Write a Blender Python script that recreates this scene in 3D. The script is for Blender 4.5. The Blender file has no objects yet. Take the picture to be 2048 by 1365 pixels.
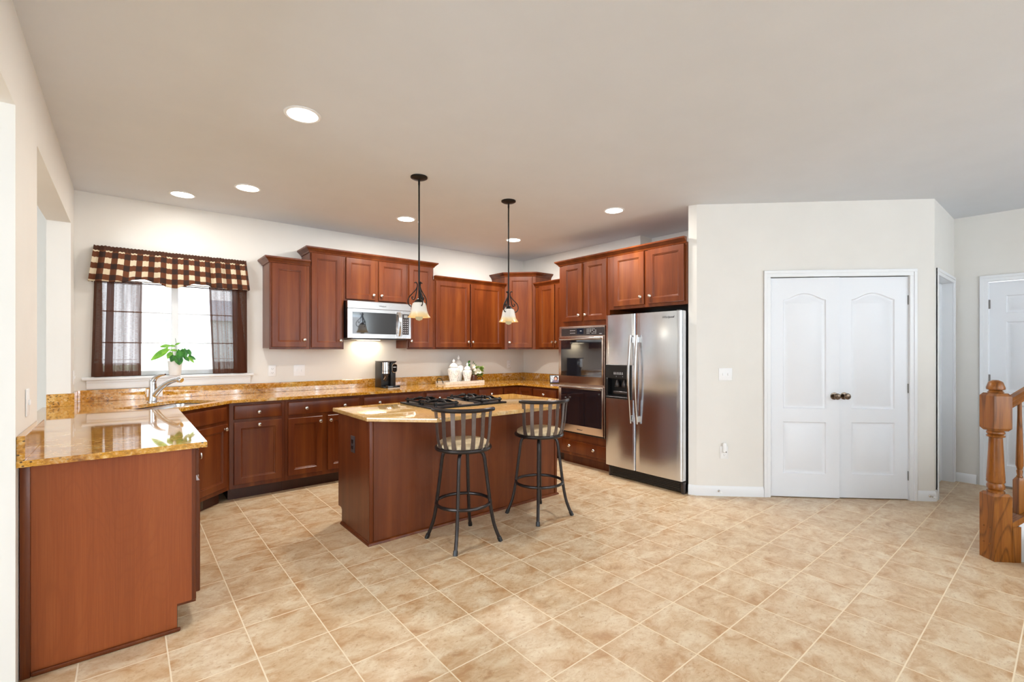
import bpy, bmesh, math, random
from mathutils import Vector, Matrix
random.seed(7)
PI = math.pi
S = bpy.context.scene
C = S.collection

# ------------------------------------------------------------------ camera, world, lights, exposure
CAM_YAW = 0.689935            # clockwise from +y
CAM_H = 1.365
cam_d = bpy.data.cameras.new('camera')
cam_d.sensor_fit = 'HORIZONTAL'
cam_d.sensor_width = 36.0
cam_d.lens = 36.0 * 934.95 / 2048.0
cam_d.shift_x = 0.0
cam_d.shift_y = (699.73 - 682.5) / 2048.0
cam_d.clip_start = 0.05
cam_d.clip_end = 200
cam = bpy.data.objects.new('camera', cam_d)
cam.location = (0, 0, CAM_H)
cam.rotation_euler = (PI / 2, 0, -CAM_YAW)
C.objects.link(cam)
S.camera = cam

S.view_settings.view_transform = 'Standard'
S.view_settings.look = 'None'
S.view_settings.gamma = 1.0
S.view_settings.use_curve_mapping = False
S.view_settings.exposure = 0.42

w = bpy.data.worlds.new('sky')
S.world = w
w.use_nodes = True
bg = w.node_tree.nodes['Background']
bg.inputs['Color'].default_value = (0.90, 0.95, 1.0, 1)
bg.inputs['Strength'].default_value = 3.2


def area(name, loc, rot, sx, sy, power, color):
    d = bpy.data.lights.new(name, 'AREA')
    d.shape = 'RECTANGLE'
    d.size = sx
    d.size_y = sy
    d.energy = power
    d.color = color
    o = bpy.data.objects.new(name, d)
    o.location = loc
    o.rotation_euler = rot
    C.objects.link(o)
    return o


DAY = (0.74, 0.88, 1.0)
# added fill behind the camera; daylight at the unseen side-room window and sink
area('rear_fill_light', (1.2, -3.52, 1.45), (PI / 2 + math.radians(14), 0, PI), 2.2, 1.9, 215, DAY)
area('rear_fill_light', (4.4, -3.52, 1.45), (PI / 2 + math.radians(14), 0, PI), 2.2, 1.9, 140, DAY)
area('daylight_side_room_window', (-4.1, 0.8, 1.5), (PI / 2, 0, -PI / 2), 3.2, 2.0, 85, DAY)
area('daylight_sink_window', (0.36, 5.66, 1.69), (PI / 2, 0, 0), 1.1, 1.1, 12, (0.88, 0.94, 1.0))

# ------------------------------------------------------------------ materials


def srgb(r, g, b):
    def f(v):
        v /= 255.0
        return v / 12.92 if v <= 0.04045 else ((v + 0.055) / 1.055) ** 2.4
    return (f(r), f(g), f(b), 1.0)


class NT:
    """small helper around a material's node tree"""

    def __init__(self, name):
        self.m = bpy.data.materials.new(name)
        self.m.use_nodes = True
        self.t = self.m.node_tree
        self.t.nodes.clear()
        self.out = self.t.nodes.new('ShaderNodeOutputMaterial')

    def n(self, typ, inputs=None, **attrs):
        nd = self.t.nodes.new('ShaderNode' + typ)
        for k, v in attrs.items():
            setattr(nd, k, v)
        if inputs:
            for k, v in inputs.items():
                self.set(nd, k, v)
        return nd

    def set(self, nd, k, v):
        s = nd.inputs[k]
        if hasattr(v, 'bl_idname') and hasattr(v, 'outputs'):
            v = v.outputs[0]
        if isinstance(v, bpy.types.NodeSocket):
            self.t.links.new(v, s)
        else:
            s.default_value = v

    def coord(self, which='Object', scale=(1, 1, 1), loc=(0, 0, 0)):
        tc = self.n('TexCoord')
        mp = self.n('Mapping', {'Vector': tc.outputs[which], 'Scale': scale, 'Location': loc})
        return mp

    def noise(self, vec, scale, detail=4, rough=0.55, dist=0.0):
        return self.n('TexNoise', {'Vector': vec, 'Scale': scale, 'Detail': detail, 'Roughness': rough, 'Distortion': dist})

    def ramp(self, fac, stops, interp='LINEAR'):
        r = self.n('ValToRGB', {'Fac': fac})
        r.color_ramp.interpolation = interp
        e = r.color_ramp.elements
        while len(e) > 1:
            e.remove(e[-1])
        e[0].position = stops[0][0]
        e[0].color = stops[0][1]
        for p, c in stops[1:]:
            x = e.new(p)
            x.color = c
        return r

    def mix(self, fac, a, b, blend='MIX'):
        m = self.n('Mix', data_type='RGBA', blend_type=blend)
        self.set(m, 0, fac)
        self.set(m, 6, a)
        self.set(m, 7, b)
        return m.outputs[2]

    def math(self, op, a, b=0.0, clamp=False):
        m = self.n('Math', operation=op, use_clamp=clamp)
        self.set(m, 0, a)
        self.set(m, 1, b)
        return m.outputs[0]

    def bsdf(self, **kw):
        p = self.n('BsdfPrincipled')
        for k, v in kw.items():
            self.set(p, k.replace('_', ' '), v)
        return p

    def bump(self, h, strength, dist=0.002):
        return self.n('Bump', {'Height': h, 'Strength': strength, 'Distance': dist}).outputs[0]

    def done(self, sh):
        self.t.links.new(sh.outputs[0] if hasattr(sh, 'outputs') else sh, self.out.inputs[0])
        return self.m


def m_paint(name, col, rough=0.7, var=0.015, bump=0.05):
    t = NT(name)
    v = t.coord()
    nz = t.noise(v, 3.0, 3)
    a = tuple(max(0, c * (1 - var)) for c in col[:3]) + (1,)
    b = tuple(min(1, c * (1 + var)) for c in col[:3]) + (1,)
    base = t.ramp(nz, [(0.3, a), (0.7, b)])
    fine = t.noise(v, 160.0, 2)
    return t.done(t.bsdf(Base_Color=base, Roughness=rough, Normal=t.bump(fine, bump, 0.001)))


def m_plain(name, col, rough=0.4, metal=0.0, var=0.05, coat=0.0, **kw):
    t = NT(name)
    v = t.coord()
    nz = t.noise(v, 40.0, 3)
    a = tuple(max(0, c * (1 - var)) for c in col[:3]) + (1,)
    b = tuple(min(1, c * (1 + var)) for c in col[:3]) + (1,)
    base = t.ramp(nz, [(0.35, a), (0.65, b)])
    return t.done(t.bsdf(Base_Color=base, Roughness=rough, Metallic=metal, Coat_Weight=coat, **kw))


def m_wood(name, dark, mid, light, rough=0.28, sc=(9, 9, 0.9), coat=0.25, fig=0.55, cath=False):
    t = NT(name)
    v = t.coord(scale=sc)
    big = t.noise(v, 1.0, 4, 0.55, 0.4)
    v2 = t.coord(scale=(sc[0] * 22, sc[1] * 22, sc[2] * 5.0))
    fine = t.noise(v2, 1.0, 3, 0.6)
    base = t.ramp(big, [(0.2, dark), (0.5, mid), (0.8, light)])
    col = t.mix(fig * 0.4, base, t.ramp(fine, [(0.25, dark), (0.5, mid), (0.75, light)]))
    if cath:
        v3 = t.coord(scale=(1.0, 1.0, 0.16))
        warp = t.noise(v3, 3.0, 2, 0.5)
        rg = t.math('FRACT', t.math('MULTIPLY', warp, cath))
        line = t.ramp(rg, [(0.0, (1, 1, 1, 1)), (0.22, (0, 0, 0, 1)), (0.86, (0, 0, 0, 1)), (1.0, (1, 1, 1, 1))])
        brk = t.ramp(fine, [(0.35, (0, 0, 0, 1)), (0.6, (1, 1, 1, 1))])
        col = t.mix(t.math('MULTIPLY', t.math('MULTIPLY', line, brk), 0.8 if cath < 23 else 0.22), col, dark)
    mott = t.noise(t.coord(), 2.2, 2)
    col = t.mix(t.math('MULTIPLY', mott, 0.22), col, dark)
    return t.done(t.bsdf(Base_Color=col, Roughness=rough, Specular_IOR_Level=0.3, Coat_Weight=coat, Coat_Roughness=0.2, Normal=t.bump(fine, 0.06, 0.0006)))


def m_granite(name, seed=0.0, pale=0.0):
    t = NT(name)
    v = t.coord(loc=(seed, seed * 0.7, 0), scale=(0.8, 1.25, 1.1))
    swirl = t.noise(v, 3.2, 6, 0.62, 1.4)
    base = t.ramp(swirl, [(0.24, srgb(110, 62, 16)), (0.38, srgb(174, 108, 20)), (0.54, srgb(212, 150, 36)), (0.66, srgb(224, 178, 80)), (0.80, srgb(234, 214, 168))])
    g = t.noise(v, 55.0, 4, 0.7)
    col = t.mix(0.45, base, t.ramp(g, [(0.36, srgb(92, 48, 14)), (0.5, srgb(204, 142, 42)), (0.64, srgb(236, 214, 162))]))
    vo = t.n('TexVoronoi', {'Vector': v, 'Scale': 62.0, 'Randomness': 1.0})
    patch = t.noise(v, 9.0, 3, 0.6)
    spk = t.math('MULTIPLY', t.ramp(vo.outputs['Distance'], [(0.16, (1, 1, 1, 1)), (0.30, (0, 0, 0, 1))]), t.ramp(patch, [(0.42, (0, 0, 0, 1)), (0.54, (1, 1, 1, 1))]))
    col = t.mix(t.math('MULTIPLY', spk, 0.92), col, srgb(44, 22, 12))
    cl = t.noise(t.coord(loc=(seed + 5, 2, 0)), 7.0, 4, 0.65)
    col = t.mix(t.ramp(cl, [(0.58, (0, 0, 0, 1)), (0.72, (0.7, 0.7, 0.7, 1))]), col, srgb(232, 214, 178))
    if pale:
        col = t.mix(pale, col, srgb(226, 200, 150))  # reflected brightness mixed into the stone colour
    return t.done(t.bsdf(Base_Color=col, Roughness=0.05, IOR=1.75, Specular_IOR_Level=0.5, Coat_Weight=0.35, Coat_Roughness=0.02, Coat_IOR=1.6))


TILE = 0.3048
TX, TY = 4.47208 * TILE, 9.565149 * TILE


def m_tile():
    t = NT('floor_tile')
    tc = t.n('TexCoord')
    sep = t.n('SeparateXYZ', {0: tc.outputs['Object']})
    ux = t.math('DIVIDE', t.math('SUBTRACT', sep.outputs[0], TX), TILE)
    uy = t.math('DIVIDE', t.math('SUBTRACT', sep.outputs[1], TY), TILE)
    fx = t.math('FRACT', ux)
    fy = t.math('FRACT', uy)

    def edge(f):
        return t.math('SUBTRACT', 0.5, t.math('ABSOLUTE', t.math('SUBTRACT', f, 0.5)))
    d = t.math('MINIMUM', edge(fx), edge(fy))
    grout = t.ramp(d, [(0.007, (1, 1, 1, 1)), (0.011, (0, 0, 0, 1))])
    cell = t.n('CombineXYZ', {0: t.math('FLOOR', ux), 1: t.math('FLOOR', uy), 2: 0.0})
    wn = t.n('TexWhiteNoise', {'Vector': cell}, noise_dimensions='3D')
    off = t.n('VectorMath', {0: wn.outputs['Color'], 1: (17.0, 23.0, 11.0)}, operation='MULTIPLY')
    pos = t.n('VectorMath', {0: tc.outputs['Object'], 1: off.outputs[0]}, operation='ADD')
    v = t.n('Mapping', {'Vector': pos, 'Scale': (1.0, 1.35, 1.0)})
    big = t.noise(v, 7.0, 6, 0.66, 0.5)
    base = t.ramp(big, [(0.30, srgb(180, 142, 104)), (0.42, srgb(208, 179, 142)), (0.58, srgb(222, 201, 169)), (0.76, srgb(232, 217, 190))])
    fine = t.noise(v, 46.0, 5, 0.7, 0.4)
    col = t.mix(t.ramp(fine, [(0.30, (0.75, 0.75, 0.75, 1)), (0.44, (0, 0, 0, 1))]), base, srgb(172, 128, 84))
    rim = t.math('MULTIPLY', t.ramp(d, [(0.02, (1, 1, 1, 1)), (0.26, (0, 0, 0, 1))]), t.ramp(big, [(0.36, (1, 1, 1, 1)), (0.58, (0, 0, 0, 1))]))
    col = t.mix(t.math('MULTIPLY', rim, 0.55), col, srgb(184, 134, 84))
    mid = t.noise(v, 24.0, 6, 0.75, 0.8)
    col = t.mix(t.ramp(mid, [(0.32, (0.5, 0.5, 0.5, 1)), (0.5, (0, 0, 0, 1))]), col, srgb(190, 144, 96))
    tint = t.math('MULTIPLY', wn.outputs['Value'], 0.14)
    col = t.mix(tint, col, srgb(202, 166, 122))
    col = t.mix(grout, col, srgb(238, 220, 190))
    rough = t.math('ADD', t.math('MULTIPLY', grout, 0.4), t.math('ADD', 0.26, t.math('MULTIPLY', fine, 0.12)))
    h = t.math('SUBTRACT', t.math('MULTIPLY', big, 0.25), grout)
    return t.done(t.bsdf(Base_Color=col, Roughness=rough, Specular_IOR_Level=0.45, Normal=t.bump(h, 0.22, 0.003)))


def m_steel(name, col=(0.60, 0.60, 0.62, 1), rough=0.26, axis='x', brush=0.10):
    t = NT(name)
    sc = (1.5, 1.5, 260.0) if axis == 'x' else (260.0, 260.0, 1.5)
    v = t.coord(scale=sc)
    nz = t.noise(v, 1.0, 3, 0.6)
    r = t.math('ADD', rough - brush / 2, t.math('MULTIPLY', nz, brush))
    c = t.mix(nz, tuple(x * 0.92 for x in col[:3]) + (1,), col)
    return t.done(t.bsdf(Base_Color=c, Metallic=1.0, Roughness=r, Normal=t.bump(nz, 0.02, 0.0004)))


def m_emit(name, col, strength):
    t = NT(name)
    e = t.n('Emission', {'Color': col, 'Strength': strength})
    return t.done(e)


def m_glass_thin(name, refl=0.08, tint=(1, 1, 1, 1)):
    t = NT(name)
    fr = t.n('Fresnel', {'IOR': 1.45})
    tr = t.n('BsdfTransparent', {'Color': tint})
    gl = t.n('BsdfGlossy', {'Color': (1, 1, 1, 1), 'Roughness': 0.02})
    mx = t.n('MixShader', {0: t.math('MULTIPLY', fr, 0.9), 1: tr, 2: gl})
    return t.done(mx)


WALLC = srgb(238, 232, 222)
M = {}
M['wall'] = m_paint('wall_paint', srgb(235, 232, 226), 0.75)
M['wall_white'] = m_paint('wall_paint_white', srgb(238, 238, 236), 0.75)
M['ceiling'] = m_paint('ceiling_paint', srgb(226, 230, 236), 0.85)
M['trim'] = m_paint('trim_paint', srgb(240, 242, 244), 0.35, 0.008, 0.01)
M['door_white'] = m_paint('door_paint', srgb(238, 241, 246), 0.38, 0.008, 0.02)
M['cherry'] = m_wood('cherry_wood', srgb(64, 26, 8), srgb(104, 47, 16), srgb(138, 76, 30), 0.32, coat=0.12)
M['cherry_panel'] = m_wood('cherry_panel', srgb(80, 37, 16), srgb(112, 55, 26), srgb(136, 74, 38), 0.36, (11, 11, 0.6), 0.15, 0.6, 24)
M['cherry_end'] = m_wood('cherry_laminate', srgb(116, 54, 24), srgb(152, 78, 38), srgb(174, 100, 54), 0.36, (9, 9, 0.6), 0.12, 0.8, 40)
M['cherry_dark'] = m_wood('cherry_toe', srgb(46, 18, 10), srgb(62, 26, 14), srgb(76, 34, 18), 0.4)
M['oak'] = m_wood('oak_wood', srgb(58, 26, 6), srgb(150, 88, 28), srgb(192, 126, 54), 0.3, (22, 22, 1.3), 0.3, 0.9, 21)
M['granite'] = m_granite('granite')
M['granite_island_sheen'] = m_granite('granite_island_sheen', 3.3, 0.42)  # paler mix paints the room's reflection into the island top
M['tile'] = m_tile()
M['steel'] = m_steel('brushed_steel', (0.74, 0.73, 0.73, 1), 0.22)
M['steel_v'] = m_steel('brushed_steel_vertical', (0.83, 0.87, 0.93, 1), 0.2, 'x')
M['steel_warm'] = m_steel('oven_steel', (0.68, 0.57, 0.50, 1), 0.24)
M['steel_handle'] = m_steel('handle_steel', (0.68, 0.67, 0.66, 1), 0.2)
M['chrome'] = m_plain('chrome', (0.75, 0.76, 0.78, 1), 0.08, 1.0, 0.02)
M['nickel'] = m_plain('nickel', (0.72, 0.69, 0.65, 1), 0.25, 1.0, 0.03)
M['hinge'] = m_plain('hinge_metal', srgb(128, 126, 124), 0.4, 0.6, 0.05)
M['bronze'] = m_plain('bronze_knob', srgb(120, 104, 90), 0.22, 1.0, 0.08)
M['black_iron'] = m_plain('black_iron', srgb(22, 19, 19), 0.4, 0.2, 0.1, Specular_IOR_Level=0.35)
M['stool_metal'] = m_plain('stool_metal', srgb(58, 53, 52), 0.30, 0.75, 0.08)
M['slat_metal'] = m_plain('slat_metal', srgb(112, 102, 98), 0.34, 0.7, 0.08)
M['black_plastic'] = m_plain('black_plastic', srgb(16, 16, 17), 0.35, 0.0, 0.1)
M['black_gloss'] = m_plain('black_gloss', srgb(14, 14, 16), 0.05, 0.0, 0.1, 0.5)
M['cooktop_black'] = m_plain('cooktop_black', srgb(12, 12, 14), 0.35, 0.0, 0.1, Specular_IOR_Level=0.25)
M['oven_glass'] = m_plain('oven_glass', srgb(26, 26, 32), 0.04, 0.0, 0.1, 1.0, Specular_IOR_Level=0.9)
M['dark_panel'] = m_plain('control_panel', srgb(58, 52, 52), 0.22, 0.2, 0.05)
M['screen'] = m_plain('display_glass', srgb(12, 16, 34), 0.08, 0.0, 0.1)
M['mark'] = m_plain('printed_mark', srgb(206, 206, 208), 0.5)
M['mark_dark'] = m_plain('printed_mark_dark', srgb(70, 70, 76), 0.4)
M['white_plastic'] = m_plain('white_plastic', srgb(246, 247, 248), 0.35, 0.0, 0.01)
M['slot'] = m_plain('outlet_slot', srgb(70, 68, 66), 0.5)
M['outlet_brown'] = m_plain('outlet_brown', srgb(74, 66, 70), 0.4)
M['ceramic'] = m_plain('white_ceramic', srgb(244, 242, 238), 0.22, 0.0, 0.01, 0.3)
M['seat'] = m_plain('seat_fabric', srgb(224, 204, 168), 0.85, 0.0, 0.12)
M['brown_fabric'] = m_plain('brown_fabric', srgb(64, 40, 30), 0.9, 0.0, 0.12)
M['soil'] = m_plain('soil', srgb(70, 50, 36), 0.95, 0.0, 0.3)
M['carpet'] = m_plain('stair_carpet', srgb(226, 220, 214), 1.0, 0.0, 0.12)
M['glass'] = m_glass_thin('window_glass')
M['vase_glass'] = m_plain('brown_vase', srgb(104, 62, 44), 0.15, 0.0, 0.2)
M['petal'] = m_plain('white_petals', srgb(240, 236, 222), 0.7, 0.0, 0.04)
M['lamp_lens'] = m_emit('downlight_lens', (1.0, 0.95, 0.86, 1), 9.0)
M['bulb'] = m_emit('bulb', (1.0, 0.80, 0.45, 1), 0.4)
M['hood_lamp'] = m_emit('hood_lamp', (1.0, 0.85, 0.6, 1), 6.0)
M['grass'] = m_plain('lawn', srgb(186, 196, 170), 0.95, 0.0, 0.2)
M['siding'] = m_plain('siding', srgb(222, 226, 232), 0.8, 0.0, 0.03)
M['roof'] = m_plain('roof_shingle', srgb(186, 190, 198), 0.9, 0.0, 0.1)
M['house_window'] = m_plain('house_window', srgb(190, 198, 208), 0.5)
M['tray_wood'] = m_plain('tray_whitewash', srgb(218, 206, 190), 0.6, 0.0, 0.12)
M['vent_grill'] = m_plain('vent_grill', srgb(168, 140, 108), 0.4, 0.3, 0.1)
M['register'] = m_plain('floor_register', srgb(92, 78, 62), 0.5, 0.3, 0.1)


def m_leaf(name, c1, c2):
    t = NT(name)
    nz = t.noise(t.coord(), 25.0, 3)
    col = t.ramp(nz, [(0.35, c1), (0.65, c2)])
    p = t.bsdf(Base_Color=col, Roughness=0.32)
    tr = t.n('BsdfTranslucent', {'Color': t.mix(0.5, col, c2)})
    return t.done(t.n('MixShader', {0: 0.3, 1: p, 2: tr}))


M['leaf'] = m_leaf('leaf', srgb(28, 84, 36), srgb(74, 150, 52))
M['leaf_light'] = m_leaf('leaf_light', srgb(86, 150, 44), srgb(140, 196, 70))
M['leaf_olive'] = m_leaf('leaf_olive', srgb(78, 110, 40), srgb(140, 156, 60))


def m_shade():
    """alabaster glass shade, amber towards the rim"""
    t = NT('alabaster_shade')
    tc = t.n('TexCoord')
    sep = t.n('SeparateXYZ', {0: tc.outputs['Object']})
    nz = t.noise(tc.outputs['Object'], 30.0, 4)
    hgt = t.math('ADD', sep.outputs[2], t.math('MULTIPLY', nz, 0.012))
    col = t.ramp(t.math('MULTIPLY', hgt, 7.0), [(0.10, srgb(236, 206, 140)), (0.36, srgb(242, 230, 196)), (0.52, srgb(248, 247, 244))])
    p = t.bsdf(Base_Color=col, Roughness=0.3)
    tr = t.n('BsdfTranslucent', {'Color': col})
    return t.done(t.n('MixShader', {0: 0.45, 1: p, 2: tr}))


M['shade'] = m_shade()


def m_check():
    """buffalo check woven in cream and brown, in the cloth's own UV (metres)"""
    t = NT('buffalo_check')
    tc = t.n('TexCoord')
    sep = t.n('SeparateXYZ', {0: tc.outputs['UV']})
    P = 0.097
    bu = t.math('GREATER_THAN', t.math('FRACT', t.math('DIVIDE', sep.outputs[0], P)), 0.5)
    bv = t.math('GREATER_THAN', t.math('FRACT', t.math('ADD', t.math('DIVIDE', sep.outputs[1], P), 0.32)), 0.5)
    s = t.math('MULTIPLY', t.math('ADD', bu, bv), 0.5)
    col = t.ramp(s, [(0.0, srgb(232, 216, 186)), (0.25, srgb(112, 64, 38)), (0.75, srgb(58, 38, 31))], 'CONSTANT')
    head = t.math('GREATER_THAN', sep.outputs[1], 0.272)
    col = t.mix(head, col, srgb(78, 46, 30))
    wv = t.noise(t.coord('UV', (900, 900, 1)), 1.0, 2)
    p = t.bsdf(Base_Color=col, Roughness=0.9, Normal=t.bump(wv, 0.15, 0.0005))
    tr = t.n('BsdfTranslucent', {'Color': col})
    return t.done(t.n('MixShader', {0: 0.12, 1: p, 2: tr}))


def m_sheer():
    """thin brown voile with opaque hems and tucks; UV.x 0..1 across, UV.y in metres from the bottom"""
    t = NT('brown_voile')
    tc = t.n('TexCoord')
    sep = t.n('SeparateXYZ', {0: tc.outputs['UV']})
    u, v = sep.outputs[0], sep.outputs[1]

    def band(x, a, b):
        return t.math('MULTIPLY', t.math('GREATER_THAN', x, a), t.math('LESS_THAN', x, b))
    e = t.math('MAXIMUM', t.math('LESS_THAN', u, 0.06), t.math('GREATER_THAN', u, 0.955))
    e = t.math('MAXIMUM', e, t.math('LESS_THAN', v, 0.012))
    e = t.math('MAXIMUM', e, t.math('GREATER_THAN', v, 0.815))
    tuck = t.math('MAXIMUM', band(v, 0.112, 0.118), band(v, 0.142, 0.148))
    slub = t.noise(t.coord('UV', (14, 420, 1)), 1.0, 3)
    pleat = t.noise(t.coord('UV', (9, 0.6, 1)), 1.0, 2)
    base = t.math('ADD', t.math('MULTIPLY', pleat, 0.50), t.math('ADD', 0.46, t.math('MULTIPLY', slub, 0.26)))
    base = t.math('ADD', base, t.math('MULTIPLY', t.math('LESS_THAN', v, 0.112), 0.10))
    op = t.math('MAXIMUM', base, t.math('MAXIMUM', t.math('MULTIPLY', e, 0.96), t.math('MULTIPLY', tuck, 0.9)), True)
    col = srgb(86, 56, 44)
    df = t.n('BsdfDiffuse', {'Color': col})
    tr = t.n('BsdfTranslucent', {'Color': srgb(96, 62, 48)})
    cloth = t.n('MixShader', {0: 0.35, 1: df, 2: tr})
    tp = t.n('BsdfTransparent')
    return t.done(t.n('MixShader', {0: op, 1: tp, 2: cloth}))


def m_jar():
    """white pierced ginger-jar glaze: a lattice of small dark openings"""
    t = NT('pierced_ceramic')
    tc = t.n('TexCoord')
    vo = t.n('TexVoronoi', {'Vector': tc.outputs['Object'], 'Scale': 62.0, 'Randomness': 0.35})
    hole = t.ramp(vo.outputs['Distance'], [(0.22, (1, 1, 1, 1)), (0.32, (0, 0, 0, 1))])
    col = t.mix(t.math('MULTIPLY', hole, 0.9), srgb(244, 242, 238), srgb(122, 118, 124))
    return t.done(t.bsdf(Base_Color=col, Roughness=0.25, Normal=t.bump(t.math('SUBTRACT', 1.0, hole), 0.5, 0.003)))


def m_portrait():
    """small colour picture on the display: pale room, dark hair, a face, a light shirt"""
    t = NT('display_picture')
    tc = t.n('TexCoord')
    uv = tc.outputs['UV']
    nz = t.noise(t.coord('UV', (4, 4, 1)), 1.0, 4)
    col = t.ramp(nz, [(0.35, srgb(150, 160, 170)), (0.65, srgb(222, 226, 230))])

    def blob(cx, cy, rx, ry):
        mp = t.n('Mapping', {'Vector': uv, 'Location': (-cx / rx, -cy / ry, 0), 'Scale': (1 / rx, 1 / ry, 0)})
        ln = t.n('VectorMath', {0: mp}, operation='LENGTH').outputs['Value']
        return t.math('LESS_THAN', ln, 1.0)
    col = t.mix(blob(0.60, 0.05, 0.42, 0.34), col, srgb(120, 110, 130))
    col = t.mix(blob(0.62, 0.60, 0.24, 0.32), col, srgb(58, 40, 34))
    col = t.mix(blob(0.60, 0.54, 0.15, 0.23), col, srgb(206, 160, 138))
    p = t.bsdf(Base_Color=col, Roughness=0.2)
    t.set(p, 'Emission Color', col)
    t.set(p, 'Emission Strength', 0.35)
    return t.done(p)


M['check'] = m_check()
M['sheer'] = m_sheer()
M['jar'] = m_jar()
M['picture'] = m_portrait()

# ------------------------------------------------------------------ mesh helpers


class MB:
    def __init__(self):
        self.b = bmesh.new()

    def _merge(self, t, mat=None):
        if mat is not None:
            bmesh.ops.transform(t, matrix=mat, verts=t.verts)
        vm = {}
        for v in t.verts:
            vm[v] = self.b.verts.new(v.co)
        for f in t.faces:
            try:
                self.b.faces.new([vm[v] for v in f.verts])
            except ValueError:
                pass
        t.free()
        return self

    def box(self, x0, x1, y0, y1, z0, z1, bev=0.0, seg=2, mat=None):
        t = bmesh.new()
        bmesh.ops.create_cube(t, size=1.0)
        for v in t.verts:
            v.co = ((x0 + x1) / 2 + v.co.x * (x1 - x0), (y0 + y1) / 2 + v.co.y * (y1 - y0), (z0 + z1) / 2 + v.co.z * (z1 - z0))
        if bev > 0:
            bmesh.ops.bevel(t, geom=list(t.edges), offset=bev, segments=seg, profile=0.5, affect='EDGES')
        return self._merge(t, mat)

    def prism(self, poly, z0, z1, bev=0.0, seg=2, mat=None, holes=()):
        """polygon in xy (counter-clockwise), extruded z0..z1; optional holes"""
        t = bmesh.new()
        if not holes:
            f = t.faces.new([t.verts.new((x, y, z1)) for x, y in poly])
            r = bmesh.ops.extrude_face_region(t, geom=[f])
            for v in r['geom']:
                if isinstance(v, bmesh.types.BMVert):
                    v.co.z = z0
            bmesh.ops.recalc_face_normals(t, faces=t.faces)
            if bev > 0:
                es = [e for e in t.edges if abs(e.verts[0].co.z - z1) < 1e-6 and abs(e.verts[1].co.z - z1) < 1e-6
                      or abs(e.verts[0].co.z - z0) < 1e-6 and abs(e.verts[1].co.z - z0) < 1e-6]
                bmesh.ops.bevel(t, geom=es, offset=bev, segments=seg, profile=0.5, affect='EDGES')
        else:
            for z, flip in ((z1, False), (z0, True)):
                loops = []
                es = []
                for lp in [poly] + list(holes):
                    vs = [t.verts.new((x, y, z)) for x, y in lp]
                    loops.append(vs)
                    es += [t.edges.new((vs[i], vs[(i + 1) % len(vs)])) for i in range(len(vs))]
                bmesh.ops.triangle_fill(t, use_beauty=True, use_dissolve=False, edges=es)
                if z == z1:
                    top = loops
                else:
                    bot = loops
            for a, b in zip(top, bot):
                n = len(a)
                for i in range(n):
                    t.faces.new((a[i], a[(i + 1) % n], b[(i + 1) % n], b[i]))
            bmesh.ops.recalc_face_normals(t, faces=t.faces)
        return self._merge(t, mat)

    def loops(self, rings, cap0=False, cap1=True, closed=True, mat=None):
        """connect successive vertex rings (lists of 3-vectors) with quads"""
        t = bmesh.new()
        R = [[t.verts.new(p) for p in r] for r in rings]
        n = len(R[0])
        m = n if closed else n - 1
        for a, b in zip(R, R[1:]):
            for i in range(m):
                t.faces.new((a[i], a[(i + 1) % n], b[(i + 1) % n], b[i]))
        if cap0:
            t.faces.new(R[0][::-1])
        if cap1:
            t.faces.new(R[-1])
        return self._merge(t, mat)

    def tube(self, pts, r, sides=10, closed=False, cap=True, flat=None):
        """tube along points; r may be a list; flat=(a,b) squashes to a strap"""
        pts = [Vector(p) for p in pts]
        n = len(pts)
        rings = []
        up = None
        for i, p in enumerate(pts):
            if closed:
                d = pts[(i + 1) % n] - pts[i - 1]
            else:
                d = pts[min(i + 1, n - 1)] - pts[max(i - 1, 0)]
            d.normalize()
            if up is None:
                up = Vector((0, 0, 1)) if abs(d.z) < 0.9 else Vector((1, 0, 0))
            s = d.cross(up)
            if s.length < 1e-5:
                s = d.cross(Vector((0.3, 1, 0)))
            s.normalize()
            u = s.cross(d)
            u.normalize()
            up = u
            rr = r[i] if isinstance(r, (list, tuple)) else r
            rings.append([p + s * (math.cos(2 * PI * k / sides) * rr) + u * (math.sin(2 * PI * k / sides) * rr) for k in range(sides)])
        if closed:
            rings.append(rings[0])
        return self.loops(rings, cap0=cap and not closed, cap1=cap and not closed)

    def lathe(self, prof, cx=0, cy=0, cz=0, sides=28, axis='z', cap=True):
        """profile [(r, h)] turned round an axis; axis 'z' up, '-y' towards the front"""
        rings = []
        for r, h in prof:
            rg = []
            for k in range(sides):
                a = 2 * PI * k / sides
                x, y = math.cos(a) * max(r, 1e-5), math.sin(a) * max(r, 1e-5)
                if axis == 'z':
                    rg.append((cx + x, cy + y, cz + h))
                elif axis == '-y':
                    rg.append((cx + x, cy - h, cz + y))
                else:
                    rg.append((cx + h, cy + x, cz + y))
            rings.append(rg)
        return self.loops(rings, cap0=cap, cap1=cap)

    def sweep(self, path, prof, z=0.0, closed=False):
        """profile [(d, z)] swept along a polyline in xy; d is measured to the right of travel"""
        P = [Vector((p[0], p[1])) for p in path]
        n = len(P)
        rings = []
        for i in range(n):
            a = P[i] - P[i - 1] if (i > 0 or closed) else None
            b = P[(i + 1) % n] - P[i] if (i < n - 1 or closed) else None
            na = Vector((a.y, -a.x)).normalized() if a is not None else None
            nb = Vector((b.y, -b.x)).normalized() if b is not None else None
            if na is None:
                m = nb
            elif nb is None:
                m = na
            else:
                m = (na + nb)
                m = m / (1 + na.dot(nb))
            rings.append([(P[i].x + m.x * d, P[i].y + m.y * d, z + h) for d, h in prof])
        if closed:
            rings.append(rings[0])
        return self.loops(rings, cap0=not closed, cap1=not closed)

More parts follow.
